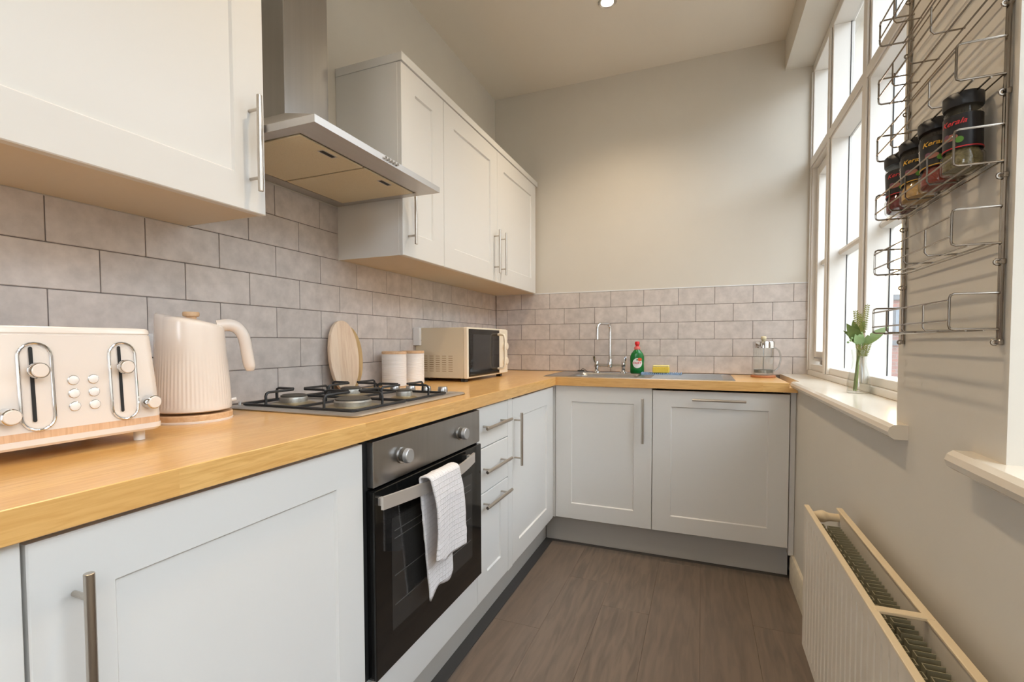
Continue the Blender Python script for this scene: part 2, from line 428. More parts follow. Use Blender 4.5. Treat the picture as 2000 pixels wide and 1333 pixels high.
# ------------------------------------------------------------------ outside
yard = struct('yard_ground', boxes((-20, 40, -30, 40, -1.3, -1.2)), mat('paving', srgb(140, 136, 130), .8))
yw = struct('sky_block_wall', boxes((7.5, 7.8, -16, 6, -1.2, 3.9)), mat('render_wall', srgb(170, 160, 148), .9))  # unseen wall added to block low skylight reaching the upper cabinets
def brickmat(name, a, b, mortar):
    m = bpy.data.materials.new(name); m.use_nodes = True; n = m.node_tree.nodes; l = m.node_tree.links
    p = n['Principled BSDF']; p.inputs['Roughness'].default_value = .85
    tc = n.new('ShaderNodeTexCoord'); sp = n.new('ShaderNodeSeparateXYZ'); cb = n.new('ShaderNodeCombineXYZ')
    ad = n.new('ShaderNodeMath'); l.new(tc.outputs['Object'], sp.inputs[0]); l.new(sp.outputs[0], ad.inputs[0]); l.new(sp.outputs[1], ad.inputs[1])
    l.new(ad.outputs[0], cb.inputs[0]); l.new(sp.outputs[2], cb.inputs[1])
    br = n.new('ShaderNodeTexBrick'); br.inputs['Scale'].default_value = 1; br.inputs['Brick Width'].default_value = .225; br.inputs['Row Height'].default_value = .075
    br.inputs['Mortar Size'].default_value = .008; br.inputs['Color1'].default_value = a; br.inputs['Color2'].default_value = b; br.inputs['Mortar'].default_value = mortar
    l.new(cb.outputs[0], br.inputs['Vector']); l.new(br.outputs['Color'], p.inputs['Base Color']); return m
M_BRICK = brickmat('brick_wall', srgb(150, 98, 84), srgb(118, 84, 78), srgb(128, 118, 110))
M_SLATE = mat('slate', srgb(96, 98, 102), .7)
hA = thing('neighbour_house', 'narrow brick house end seen through the middle window bay, above the vase', 'building', (3.6, 5.4, -1.2))
obj('wall', boxes((2.2, 3.62, 5.0, 8.0, -1.2, 3.06)), M_BRICK, hA)
obj('coping', boxes((2.15, 3.67, 4.95, 8.0, 3.06, 3.18)), M_SLATE, hA)
hB = thing('brick_building', 'low brick building behind the spice rack, in the window bay beside the pier', 'building', (6.2, 9.5, -1.2))
obj('wall', boxes((4.2, 9.0, 9.0, 14.0, -1.2, 1.95)), M_BRICK, hB)
obj('parapet', boxes((4.1, 9.1, 8.95, 14.0, 1.95, 2.06)), M_SLATE, hB)
for x in (4.93, 6.2, 7.5):
    f_ = obj('window', boxes((x, x+.5, 8.96, 9.0, 1.25, 1.8)), M_SLATE, hB); obj('pane', boxes((x+.04, x+.46, 8.95, 8.965, 1.29, 1.76)), mat('far_glass', srgb(120, 128, 136), .2), f_)
obj('band_course', boxes((4.2, 9.0, 8.97, 9.0, 1.02, 1.12)), M_SLATE, hB)

# ------------------------------------------------------------------ worktop
XW = .583
wt = thing('worktop', 'honey oak staved worktop running in an L along the left and back walls', 'worktop', (.3, -1.5, .868))
ow = B()
box(ow, 0.001, XW, YR+.02, -.5425, .868, .91, bev=.0012)
obj('left_section', ow, M_OAKY, wt)
SX0, SX1, SY0, SY1 = .62, .99, -.44, -.16   # bowl hole
ob = boxes((.001, SX0, -.5422, -.001, .868, .91), (SX1, 1.665, -.5422, -.001, .868, .91), (SX0, SX1, -.5422, SY0, .868, .91), (SX0, SX1, SY1, -.001, .868, .91), (1.665, 1.698, -.5422, -.001, .868, .888))
bmesh.ops.remove_doubles(ob, verts=ob.verts, dist=1e-5)
obj('back_section', ob, M_OAKX, wt)

# ------------------------------------------------------------------ cabinet parts
XD = .567; YD = -.5186
def map_(face, plane):
    if face == 'x': return lambda a, d, z: Vector((plane+d, a, z))
    return lambda a, d, z: Vector((a, plane-d, z))
def shaker(parent, face, plane, a0, a1, z0, z1, inset=None, name='door', th=.02, m=None):
    F = map_(face, plane); bm = B(); q = lambda a, d, z: bm.verts.new(F(a, d, z))
    b = .002
    ring = lambda A0, A1, Z0, Z1, d: [q(A0, d, Z0), q(A1, d, Z0), q(A1, d, Z1), q(A0, d, Z1)]
    R = [ring(a0, a1, z0, z1, -th), ring(a0, a1, z0, z1, -b), ring(a0+b, a1-b, z0+b, z1-b, 0)]
    if inset:
        i0, i1, j0, j1 = inset
        R += [ring(i0, i1, j0, j1, 0), ring(i0+.004, i1-.004, j0+.004, j1-.004, -.0062)]
    for A_, B_ in zip(R, R[1:]):
        for k in range(4): bm.faces.new((A_[k], A_[(k+1) % 4], B_[(k+1) % 4], B_[k]))
    bm.faces.new(R[-1]); bm.faces.new(R[0][::-1])
    return obj(name, bm, m or M_WHITE, parent, smooth=20)
def handle(parent, face, plane, a, z, L=.224, horiz=False, gap=.16, r=.006, name='handle'):
    F = map_(face, plane); bm = B(); so = .033
    if horiz: e0, e1 = F(a-L/2, so, z), F(a+L/2, so, z)
    else: e0, e1 = F(a, so, z-L/2), F(a, so, z+L/2)
    u = (e1-e0).normalized()
    tube(bm, [e0, e0+u*.0008, e1-u*.0008, e1], r, 14, rs=[r*.86, r, r, r*.86])
    for s in (-1, 1):
        c = F(a+s*gap/2, 0, z) if horiz else F(a, 0, z+s*gap/2)
        t = F(a+s*gap/2, so, z) if horiz else F(a, so, z+s*gap/2)
        cyl(bm, c, t, r*.62, 10)
    return obj(name, bm, M_NICKEL, parent)

# filler panel at the near end
pn = thing('filler_panel', 'plain white filler panel at the near left end under the worktop', 'panel', (.3, -2.9, 0))
obj('panel', boxes((.03, XD, -3.6, -2.667, .15, .867), bev=.001), M_WHITE, pn)
# base cabinet, near
cb = thing('base_cabinet', 'wide white shaker base cabinet left of the oven', 'cabinet', (.3, -2.36, .15))
obj('carcass', boxes((.01, XD-.021, -2.664, -2.068, .151, .867)), M_WHITE, cb)
d = shaker(cb, 'x', XD, -2.662, -2.068, .154, .858, (-2.573, -2.153, .236, .776))
handle(d, 'x', XD, -2.618, .699)
# drawers
db = thing('drawer_unit', 'narrow white three-drawer unit right of the oven', 'cabinet', (.3, -1.32, .15))
obj('carcass', boxes((.01, XD-.021, -1.464, -1.174, .151, .867)), M_WHITE, db)
for (z0, z1, hz, ins) in ((.713, .862, .79, None), (.546, .7095, .634, None), (.154, .5425, .506, (-1.38, -1.25, .242, .474))):
    d = shaker(db, 'x', XD, -1.462, -1.175, z0, z1, ins, name='drawer')
    handle(d, 'x', XD, -1.328, hz, L=.236, horiz=True)
# corner cabinet on the left run
cc = thing('base_cabinet', 'white shaker corner cabinet between the drawers and the back run', 'cabinet', (.3, -.8, .15))
obj('carcass', boxes((.01, XD-.0005, -1.1735, -1.127, .151, .867), (.01, XD-.021, -1.127, -.5, .151, .867)), M_WHITE, cc)
d = shaker(cc, 'x', XD, -1.125, -.541, .154, .858, (-1.047, -.648, .236, .776))
handle(d, 'x', XD, -1.10, .687)
# back run: sink cabinet and dishwasher
cs = thing('base_cabinet', 'white shaker cabinet under the sink with a tall handle at its right', 'cabinet', (.8, -.25, .15))
obj('carcass', boxes((.57, .588, YD+.021, -.05, .151, .866), (1.056, 1.0745, YD+.021, -.05, .151, .866), (.588, 1.056, YD+.021, -.05, .151, .169), (.588, 1.056, -.062, -.05, .169, .866), (.588, 1.056, YD+.021, YD+.034, .80, .866)), M_WHITE, cs)
obj('corner_post', boxes((.548, .5725, YD+.004, YD+.02, .151, .866)), M_WHITE, cs)
d = shaker(cs, 'y', YD, .575, 1.0735, .154, .8655, (.661, .986, .237, .783))
handle(d, 'y', YD, 1.031, .703)
dw = thing('dishwasher', 'integrated dishwasher behind a wide white shaker door with a horizontal handle', 'dishwasher', (1.37, -.25, .15))
obj('body', boxes((1.078, 1.674, YD+.024, -.05, .151, .845)), M_DARK, dw)
d = shaker(dw, 'y', YD, 1.0765, 1.672, .154, .857, (1.1625, 1.589, .234, .778))
handle(d, 'y', YD, 1.3765, .819, L=.232, horiz=True)
fp = thing('filler_panel', 'narrow white upright filler between the dishwasher and the right wall', 'panel', (1.69, -.3, .1))
obj('panel', boxes((1.677, 1.699, -.50, -.06, .115, .866), bev=.0008), M_WHITE, fp)
# kickboards
kb = tag(obj('kickboard', boxes((.48, .50, YR+.1, -.452, .001, .149), bev=.0006), M_KICK, loc=(.49, -2, 0)), 'long grey-white kickboard under the left run of cabinets', 'kickboard')
kb = tag(obj('kickboard', boxes((.502, 1.683, -.45, -.434, .001, .149), bev=.0006), M_KICK, loc=(1.1, -.44, 0)), 'grey-white kickboard under the sink cabinet and dishwasher', 'kickboard')

# ------------------------------------------------------------------ oven
ov = thing('oven', 'built-in stainless and black glass oven below the hob', 'oven', (.3, -1.765, .154))
obj('body', boxes((.03, .56, -2.064, -1.466, .28, .863)), M_DARK, ov)
obj('housing_panel', boxes((.03, XD, -2.064, -1.466, .154, .2745), bev=.001), M_WHITE, ov)
obj('control_panel', boxes((.56, .58, -2.046, -1.467, .748, .859), bev=.0015), M_STEEL, ov)
for y in (-1.93, -1.612):
    k = B(); 
    def disc(bm, x0, x1, r0, r1, y, z, seg=28): tube(bm, [(x0, y, z), (x0+(x1-x0)*.85, y, z), (x1, y, z)], r0, seg, rs=[r0, r1, r1*.9])
    disc(k, .58, .584, .021, .021, y, .803); kn = obj('knob', k, M_STEEL, ov)
    k = B(); disc(k, .584, .594, .0165, .0165, y, .803); obj('collar', k, M_CAP, kn)
    k = B(); disc(k, .594, .606, .019, .0185, y, .803); obj('cap', k, mat('knob_silver', srgb(190, 190, 190), .35, .7), kn)
od = obj('door', boxes((.56, .586, -2.050, -1.468, .279, .742), bev=.002), M_BLACK, ov)
obj('window_glass', boxes((.586, .5864, -1.986, -1.54, .37, .656)), mat('oven_window', (.028, .027, .026, 1), .08, spec=.7), od)
# inside: faint rack lines and warm cavity behind the glass
for z in (.62, .60, .505, .43): obj('rack_rail', boxes((.5864, .5866, -1.975, -1.55, z, z+.0025)), mat('rack_line', (.09, .088, .082, 1), .3), od)
hb = B(); n = 18; rows = []
for i in range(n+1):
    t = i/n; y = -2.045+t*.487; bow = .607+.036*math.sin(PI*t)
    zz = .715
    rows.append([hb.verts.new((bow, y, zz-.0155)), hb.verts.new((bow, y, zz+.0155)), hb.verts.new((bow-.007, y, zz+.0155)), hb.verts.new((bow-.007, y, zz-.0155))])
for a_, b_ in zip(rows, rows[1:]):
    for k in range(4): hb.faces.new((a_[k], a_[(k+1) % 4], b_[(k+1) % 4], b_[k]))
hb.faces.new(rows[0][::-1]); hb.faces.new(rows[-1])
box(hb, .586, .603, -2.038, -2.024, .706, .724); box(hb, .586, .603, -1.578, -1.564, .706, .724)
obj('handle', hb, mat('oven_handle', srgb(206, 198, 190), .35, .6), od)

# towel over the oven handle: one waffle cloth, two flaps
M_TOWEL = mat('waffle_cotton', srgb(232, 228, 228), .9, spec=.1)
def waffle():
    n = M_TOWEL.node_tree.nodes; l = M_TOWEL.node_tree.links; p = n['Principled BSDF']
    tc = n.new('ShaderNodeTexCoord'); br = n.new('ShaderNodeTexBrick'); br.offset = 0; br.inputs['Scale'].default_value = 1
    sp = n.new('ShaderNodeSeparateXYZ'); cbn = n.new('ShaderNodeCombineXYZ'); l.new(tc.outputs['Object'], sp.inputs[0])
    l.new(sp.outputs[1], cbn.inputs[0]); l.new(sp.outputs[2], cbn.inputs[1])
    br.inputs['Brick Width'].default_value = .014; br.inputs['Row Height'].default_value = .014; br.inputs['Mortar Size'].default_value = .0016; br.inputs['Mortar Smooth'].default_value = .8
    br.inputs['Color1'].default_value = (0, 0, 0, 1); br.inputs['Color2'].default_value = (0, 0, 0, 1); br.inputs['Mortar'].default_value = (1, 1, 1, 1)
    l.new(cbn.outputs[0], br.inputs['Vector'])
    nz = n.new('ShaderNodeTexNoise'); nz.inputs['Scale'].default_value = 500; l.new(tc.outputs['Object'], nz.inputs['Vector'])
    ad = n.new('ShaderNodeMath'); ad.operation = 'ADD'; l.new(br.outputs['Color'], ad.inputs[0]); l.new(nz.outputs['Fac'], ad.inputs[1])
    bp = n.new('ShaderNodeBump'); bp.inputs['Strength'].default_value = .7; bp.inputs['Distance'].default_value = .0025
    l.new(ad.outputs[0], bp.inputs['Height']); l.new(bp.outputs[0], p.inputs['Normal'])
waffle()
tw = B(); NU, NV = 28, 70; grid = []
yl0, yl1 = -1.915, -1.765
for i in range(NU+1):
    s = i/NU; row = []
    for j in range(NV+1):
        t = j/NV
        top = .738
        if t < .44:      # back flap, bottom to top
            u = t/.44; zb = .392+.03*s+.01*math.sin(6*s)
            z = zb+(top-zb)*u; x = .6225-.003*(1-u); yy = yl0+.028*(1-u)+(yl1-yl0)*s*(1-.12*(1-u))+.02*(1-u)
            x += .003*math.sin(s*9+1)*(1-u)
        elif t < .56:
            u = (t-.44)/.12; a = PI*(1-u); x = .6395+.0175*math.cos(a); z = top+.010*math.sin(a); yy = yl0+(yl1-yl0)*s
        else:
            u = (t-.56)/.44; zb = .515-.025*s+.035*abs(s-.35)
            z = top+(zb-top)*u; x = .657+.006*math.sin(min(1, u*3)*PI/2)+.006*math.sin(s*7+.8)*u
            yy = yl0+.012*math.sin(u*2.5)+(yl1-yl0+.012*u)*s
            if s < .15: x += .006*(1-s/.15)*math.sin(u*PI)
        row.append(tw.verts.new((x, yy, z)))
    grid.append(row)
for i in range(NU):
    for j in range(NV): tw.faces.new((grid[i][j], grid[i+1][j], grid[i+1][j+1], grid[i][j+1]))
to = obj('tea_towel', tw, M_TOWEL, smooth=60, loc=(.64, -1.84, .5)); tag(to, 'white waffle-weave tea towel folded over the oven door handle', 'towel')
md = to.modifiers.new('t', 'SOLIDIFY'); md.thickness = .005; md.offset = 0
tx = bpy.data.textures.new('crumple', 'CLOUDS'); tx.noise_scale = .03
md = to.modifiers.new('d', 'DISPLACE'); md.texture = tx; md.strength = .004; md.mid_level = .5

# ------------------------------------------------------------------ hob
hob = thing('gas_hob', 'stainless four-burner gas hob with black pan supports set in the worktop', 'hob', (.27, -1.73, .91))
def rrect(x0, x1, y0, y1, r, n=6):
    pts = []
    for cx, cy, a in ((x1-r, y1-r, 0), (x0+r, y1-r, PI/2), (x0+r, y0+r, PI), (x1-r, y0+r, 1.5*PI)):
        for i in range(n+1): pts.append((cx+r*math.cos(a+PI/2*i/n), cy+r*math.sin(a+PI/2*i/n)))
    return pts
def plate(bm, specs):
    """specs: list of (x0,x1,y0,y1,r,z) loops, skinned in order, capped at both ends"""
    L = [[bm.verts.new((x, y, s[5])) for x, y in rrect(*s[:5])] for s in specs]; n = len(L[0])
    for A_, B_ in zip(L, L[1:]):
        for k in range(n): bm.faces.new((A_[k], A_[(k+1) % n], B_[(k+1) % n], B_[k]))
    bm.faces.new(L[0][::-1]); bm.faces.new(L[-1]); return bm
hp = plate(B(), [(.057, .515, -2.025, -1.438, .02, .9105), (.055, .517, -2.027, -1.436, .022, .9135), (.061, .511, -2.021, -1.442, .02, .9175), (.070, .492, -2.005, -1.50, .02, .9175), (.078, .484, -1.997, -1.508, .018, .9135)])
obj('top_plate', hp, M_STEELH, hob)
BUR = [(.385, -1.885, .05, 'b'), (.165, -1.885, .038, 'm'), (.165, -1.635, .036, 'm'), (.385, -1.635, .026, 's')]
for (x, y, r, k) in BUR:
    lathe(bb := B(), [(0, .9135), (r*1.7, .9136), (r*1.35, .9185), (r*1.05, .92), (0, .92)], x, y, 32); bo = obj('burner', bb, mat('burner_pan', srgb(190, 176, 144), .3, .9), hob)
    bb = lathe(B(), [(0, .92), (r*1.0, .92), (r*1.03, .931), (r*.98, .935), (0, .935)], x, y, 48, mod=lambda a, z: (-.0012 if (z > .925 and math.sin(a*24) > .3) else 0))
    obj('flame_ring', bb, M_BURN, bo)
    bb = lathe(B(), [(0, .935), (r*.95, .935), (r*.97, .939), (r*.8, .942), (0, .943)], x, y, 32); obj('cap', bb, M_CAP, bo)
for (y0, y1) in ((-1.992, -1.757), (-1.752, -1.518)):
    bm = B(); z = .921
    x0, x1 = .084, .478
    tube(bm, [(a, b, z) for a, b in rrect(x0, x1, y0, y1, .012, 4)], .0042, 6, closed=True)
    tube(bm, [((x0+x1)/2, y0, z), ((x0+x1)/2, y1, z)], .004, 6)
    ps = obj('pan_support', bm, M_IRON, hob)
    yc = (y0+y1)/2
    for xc, xa, xb in ((.175, x0, .278), (.382, .278, x1)):
        for (sx, sy) in ((1, 0), (-1, 0), (0, 1), (0, -1)):
            if sx: e = Vector((xb if sx > 0 else xa, yc, z))
            else: e = Vector((xc, y1 if sy > 0 else y0, z))
            c = Vector((xc, yc, z)); u = (c-e).normalized(); Ln = (c-e).length-.022
            top = .036
            pts = [e, e+Vector((0, 0, top-.010)), e+Vector((0, 0, top-.003))+u*.003, e+Vector((0, 0, top))+u*.010, e+Vector((0, 0, top))+u*Ln]
            obj('prong', tube(B(), pts, .0038, 6), M_IRON, ps)
for x in (.434, .365, .298, .228):
    bm = lathe(B(), [(0, .9175), (.0185, .9175), (.018, .925), (.0165, .9345), (.0155, .936), (0, .936)], x, -1.468, 24)
    obj('knob', bm, M_STEEL, hob)
tag(obj('igniter', cyl(B(), (.035, -1.99, .9135), (.035, -1.99, .93), .0035, 10), M_WHITEP, hob), '', '') if False else obj('ignition_button', cyl(B(), (.07, -1.99, .9135), (.07, -1.99, .927), .004, 10), M_WHITEP, hob)

# ------------------------------------------------------------------ wall cabinets
XU = .295
nc = thing('wall_cabinet', 'large white shaker wall cabinet at the near left above the toaster', 'cabinet', (.15, -2.5, 1.41))
obj('carcass', boxes((.001, XU-.019, -3.3, -2.084, 1.412, 2.10)), M_INNER, nc)
obj('end_panel', boxes((.001, XU-.0195, -2.0839, -2.0825, 1.411, 2.10)), M_WHITE, nc)
d = shaker(nc, 'x', XU, -2.684, -2.083, 1.41, 2.10, (-2.60, -2.165, 1.492, 2.017))
handle(d, 'x', XU, -2.125, 1.566)
shaker(nc, 'x', XU, -3.29, -2.688, 1.41, 2.10, (-3.2, -2.775, 1.492, 2.017))
obj('cornice', boxes((.001, .30, -3.3, -2.083, 2.10, 2.132)), M_WHITE, nc)
f1 = thing('wall_cabinet', 'narrow white single-door wall cabinet right of the cooker hood', 'cabinet', (.15, -1.35, 1.41))
obj('carcass', boxes((.001, XU-.019, -1.502, -1.207, 1.4135, 2.101)), M_INNER, f1)
obj('side_panel', boxes((.001, XU-.0187, -1.5035, -1.502, 1.413, 2.101)), M_WHITE, f1)
d = shaker(f1, 'x', XU, -1.5025, -1.2065, 1.413, 2.10, (-1.416, -1.292, 1.502, 2.019))
handle(d, 'x', XU, -1.4665, 1.567)
f2 = thing('wall_cabinet', 'white double-door wall cabinet in the far left corner', 'cabinet', (.15, -.6, 1.41))
obj('carcass', boxes((.001, XU-.019, -1.205, -.003, 1.4135, 2.101)), M_INNER, f2)
d = shaker(f2, 'x', XU, -1.203, -.6495, 1.413, 2.10, (-1.116, -.735, 1.502, 2.019))
handle(d, 'x', XU, -.69, 1.567)
d = shaker(f2, 'x', XU, -.6465, -.03, 1.413, 2.10, (-.56, -.115, 1.502, 2.019))
handle(d, 'x', XU, -.606, 1.567)
tag(obj('cornice', boxes((.001, .30, -1.506, -.002, 2.1015, 2.132), bev=.001), M_WHITE, loc=(.15, -.75, 2.1015)), 'white flat cornice board on top of the far wall cabinets', 'cornice')

# ------------------------------------------------------------------ cooker hood
hd = thing('cooker_hood', 'stainless steel chimney cooker hood above the hob', 'cooker hood', (.2, -1.79, 1.615))
y0, y1 = -2.0785, -1.5045
bm = B()
LP = [[(0.002, y0), (.45, y0), (.45, y1), (.002, y1)], [(0.002, y0), (.45, y0), (.45, y1), (.002, y1)], [(.002, -1.886), (.152, -1.886), (.152, -1.702), (.002, -1.702)]]
Z = [1.615, 1.6335, 1.773]
R = [[bm.verts.new((x, y, z)) for x, y in P_] for P_, z in zip(LP, Z)]
for a_, b_ in zip(R, R[1:]):
    for k in range(4): bm.faces.new((a_[k], a_[(k+1) % 4], b_[(k+1) % 4], b_[k]))
# underside: rim then recess
inn = [[bm.verts.new((x, y, z)) for x, y in ((.05, -2.045), (.372, -2.045), (.372, -1.535), (.05, -1.535))] for z in (1.615, 1.6185)]
for k in range(4):
    bm.faces.new((R[0][k], R[0][(k+1) % 4], inn[0][(k+1) % 4], inn[0][k])); bm.faces.new((inn[0][k], inn[0][(k+1) % 4], inn[1][(k+1) % 4], inn[1][k]))
bm.faces.new(inn[1]); bm.faces.new(R[2])
obj('canopy', bm, M_STEELH, hd, smooth=15)
obj('chimney', boxes((.002, .15, -1.883, -1.705, 1.765, HC-.001), bev=.002), M_STEEL, hd)
for (a, b) in ((-2.04, -1.803), (-1.795, -1.542)):
    fl = obj('grease_filter', boxes((.058, .364, a, b, 1.6125, 1.618), bev=.0012), M_FILTER, hd)
    yc = (a+b)/2
    obj('latch', boxes((.335, .348, yc-.024, yc+.024, 1.6118, 1.613)), M_DARK, fl)
    obj('latch_plate', boxes((.331, .352, yc-.028, yc+.028, 1.6121, 1.6127)), M_STEELH, fl)
for k in range(5):
    y = -1.815+k*.0145
    obj('button', cyl(B(), (.45, y, 1.6245), (.457, y, 1.6245), .0042, 12), M_CHROME, hd)

# ------------------------------------------------------------------ toaster
ts = thing('toaster', 'cream four-slice toaster with two levers and a wood band', 'toaster', (.215, -2.485, .91))
def stadium(y, z0, z1, w_, n=10):
    r = w_/2; return [(y+r*math.cos(a), z1-r+r*math.sin(a)) for a in [PI*i/n for i in range(n+1)]]+[(y-r*math.cos(a), z0+r-r*math.sin(a)) for a in [PI*i/n for i in range(n+1)]]
YT0, YT1 = -2.612, -2.358
def body_ring(bm, ins, z, dx=0):
    return [bm.verts.new((x, y, z)) for x, y in rrect(.10+ins, .335-ins-dx, YT0+ins, YT1-ins, .02, 6)]
bm = B(); specs = [(.003, .932, 0), (0, .936, 0), (0, .945, 0)]
L = [body_ring(bm, i_, z, dx) for i_, z, dx in specs]
for a_, b_ in zip(L, L[1:]):
    for k in range(len(a_)): bm.faces.new((a_[k], a_[(k+1) % len(a_)], b_[(k+1) % len(a_)], b_[k]))
bm.faces.new(L[0][::-1]); bm.faces.new(L[-1]); obj('base', bm, M_CREAM, ts)
bm = B(); L = [body_ring(bm, i_, z) for i_, z in ((.0012, .945), (.0012, .957))]
for k in range(len(L[0])): bm.faces.new((L[0][k], L[0][(k+1) % len(L[0])], L[1][(k+1) % len(L[0])], L[1][k]))
bm.faces.new(L[0][::-1]); bm.faces.new(L[-1])
obj('wood_band', bm, wood('band_wood', 'z', srgb(226, 190, 156), srgb(218, 178, 142), srgb(202, 158, 122), stave=None, coat=0, along=20, across=220), ts)
bm = B(); L = [body_ring(bm, i_, z) for i_, z in ((.001, .957), (.0045, 1.02), (.0105, 1.1085), (.0115, 1.109), (.0115, 1.1115), (.0105, 1.112), (.0112, 1.119), (.0135, 1.1222), (.02, 1.1228))]
for a_, b_ in zip(L, L[1:]):
    for k in range(len(a_)): bm.faces.new((a_[k], a_[(k+1) % len(a_)], b_[(k+1) % len(a_)], b_[k]))
bm.faces.new(L[0][::-1]); bm.faces.new(L[-1]); obj('body', bm, M_CREAM, ts)
def front(z): # outer x of the front face
    t = (z-.957)/(1.1085-.957); return .334-.0095*t
for y in (-2.425, -2.546):
    ring = stadium(y, .9585, 1.0955, .041)
    pts = [Vector((front(z)+.0008, yy, z)) for yy, z in ring]
    lv = obj('lever_surround', tube(B(), pts, .0022, 8, closed=True), M_CHROME, ts)
    bm = B(); a = [bm.verts.new((front(z)+.0006, yy, z)) for yy, z in stadium(y, .961, 1.093, .036)]; c_ = bm.verts.new((front(1.03)-.004, y, 1.03))
    for k in range(len(a)): bm.faces.new((a[k], a[(k+1) % len(a)], c_))
    obj('lever_plate', bm, M_CREAM, lv)
    bm = B(); a = [bm.verts.new((front(z)+.0016, yy, z)) for yy, z in stadium(y-.005, .972, 1.09, .0052)]; bm.faces.new(a); obj('slot', bm, M_DARK, lv)
    bm = B(); zc = 1.053; x = front(zc)
    cyl(bm, (x-.003, y-.003, zc), (x+.014, y-.003, zc), .0035, 12); tube(bm, [(x+.012, y-.003, zc), (x+.0135, y-.003, zc), (x+.02, y-.003, zc), (x+.0215, y-.003, zc)], .0115, 28, rs=[.0105, .0127, .0127, .0117])
    kn = obj('lever', bm, M_CHROME, lv); obj('lever_face', tube(B(), [(x+.0215, y-.003, zc), (x+.0225, y-.003, zc)], .0096, 24, rs=[.0098, .0085]), M_CREAM, kn) if False else None
    bm = B(); tube(bm, [(x+.0213, y-.003, zc), (x+.0228, y-.003, zc)], .0096, 24, rs=[.0110, .0097]); obj('lever_face', bm, M_CREAM, lv)
for y in (-2.386, -2.584):
    zc = .985; x = front(zc); bm = B()
    tube(bm, [(x-.001, y, zc), (x+.018, y, zc), (x+.0195, y, zc)], .0125, 28, rs=[.0128, .0124, .0112]); kn = obj('dial', bm, M_CHROME, ts)
    obj('dial_face', tube(B(), [(x+.0193, y, zc), (x+.0206, y, zc)], .0108, 24, rs=[.0112, .0098]), M_CREAM, kn)
M_BTN = mat('button_white', srgb(236, 234, 232), .3)
for y in (-2.499, -2.471):
    for zc in (1.034, 1.012, .9905):
        x = front(zc); bt = obj('button', tube(B(), [(x-.001, y, zc), (x+.0022, y, zc), (x+.003, y, zc)], .0072, 20, rs=[.0074, .0072, .006]), M_BTN, ts)
        bm = tube(B(), [Vector((x+.0012, y+.0074*math.cos(2*PI*k/20), zc+.0074*math.sin(2*PI*k/20))) for k in range(20)], .0007, 5, closed=True); obj('button_ring', bm, M_CHROME, bt)
for (x, y) in ((.30, -2.385), (.30, -2.59), (.13, -2.385), (.13, -2.59)):
    obj('foot', cyl(B(), (x, y, .9105), (x, y, .934), .009, 14), M_WHITEP, ts)
for x in (.16, .255):
    for ya, yb in ((-2.595, -2.495), (-2.475, -2.375)): obj('bread_slot', boxes((x, x+.028, ya, yb, 1.1224, 1.1233)), M_DARK, ts)

# ------------------------------------------------------------------ kettle
kx, ky = .158, -2.183; ax = Vector((.56, .829, 0))
kt = thing('kettle', 'cream ribbed kettle on a wooden base between toaster and hob', 'kettle', (kx, ky, .91))
bs = obj('base', lathe(B(), [(0, .9105), (.090, .9105), (.0945, .913), (.0945, .927), (.093, .929), (0, .929)], kx, ky, 64), M_BEECH, kt)
obj('base_trim', lathe(B(), [(.088, .9102), (.0955, .9102), (.0957, .9145), (.0945, .9155), (.088, .915)], kx, ky, 64, closed=True), M_CREAM, bs)
def topz(x, y): return ((Vector((x-kx, y-ky, 0)).dot(ax))*-.115)
bm = B(); prof = [(0, .934), (.086, .934), (.0925, .937), (.0932, .943), (.0915, .95)]+[(.0915-.0135*((z-.95)/.19)**1.1, z) for z in [.95+.19*i/14 for i in range(1, 15)]]+[(.0765, 1.146), (.072, 1.149), (.03, 1.154), (0, 1.154)]
SEG = 240; rings = []
for r, z in prof:
    if r == 0: rings.append([bm.verts.new((kx, ky, z))]); continue
    ring = []
    for k in range(SEG):
        a = 2*PI*k/SEG; dx, dy = math.cos(a), math.sin(a); dd = dx*ax.x+dy*ax.y
        t = max(0, min(1, (z-.95)/.2)); rr = r
        fade = max(0, min(1, (1.08-z)/.07))*max(0, min(1, (z-.946)/.006))
        rr += .0009*math.cos(a*60)*fade
        sp = max(0, -dd-.80)/.2; rr += .006*sp*(t**2) if r > .06 else 0     # spout
        zz = z+(-dd*r*.16)*(t**4)+(.006*sp*(t**8) if r > .06 else 0)
        ring.append(bm.verts.new((kx+dx*rr, ky+dy*rr, zz)))
    rings.append(ring)
for A_, B_ in zip(rings, rings[1:]):
    for k in range(SEG):
        vs = []
        for v in (A_[k % len(A_)], A_[(k+1) % len(A_)], B_[(k+1) % len(B_)], B_[k % len(B_)]):
            if v not in vs: vs.append(v)
        bm.faces.new(vs)
obj('body', bm, M_CREAM, kt, smooth=50)
obj('lid_knob', lathe(B(), [(0, 1.152), (.012, 1.152), (.013, 1.158), (.0195, 1.160), (.0205, 1.166), (.019, 1.17), (0, 1.171)], kx, ky, 28), M_BEECH, kt)
H = [(.060, 1.137), (.088, 1.1405), (.108, 1.135), (.122, 1.120), (.129, 1.10), (.133, 1.075), (.137, 1.05), (.140, 1.035), (.1405, 1.024)]
HR = [.015, .0155, .0160, .0162, .0162, .0162, .016, .0152, .010]
pts = [Vector((kx, ky, z))+ax*r for r, z in H]
def smooth_path(P_, n=4):
    out = []
    for i in range(len(P_)-1):
        p0 = P_[max(i-1, 0)]; p1 = P_[i]; p2 = P_[i+1]; p3 = P_[min(i+2, len(P_)-1)]
        for k in range(n):
            t = k/n; out.append(.5*((2*p1)+(-p0+p2)*t+(2*p0-5*p1+4*p2-p3)*t*t+(-p0+3*p1-3*p2+p3)*t**3))
    return out+[P_[-1]]
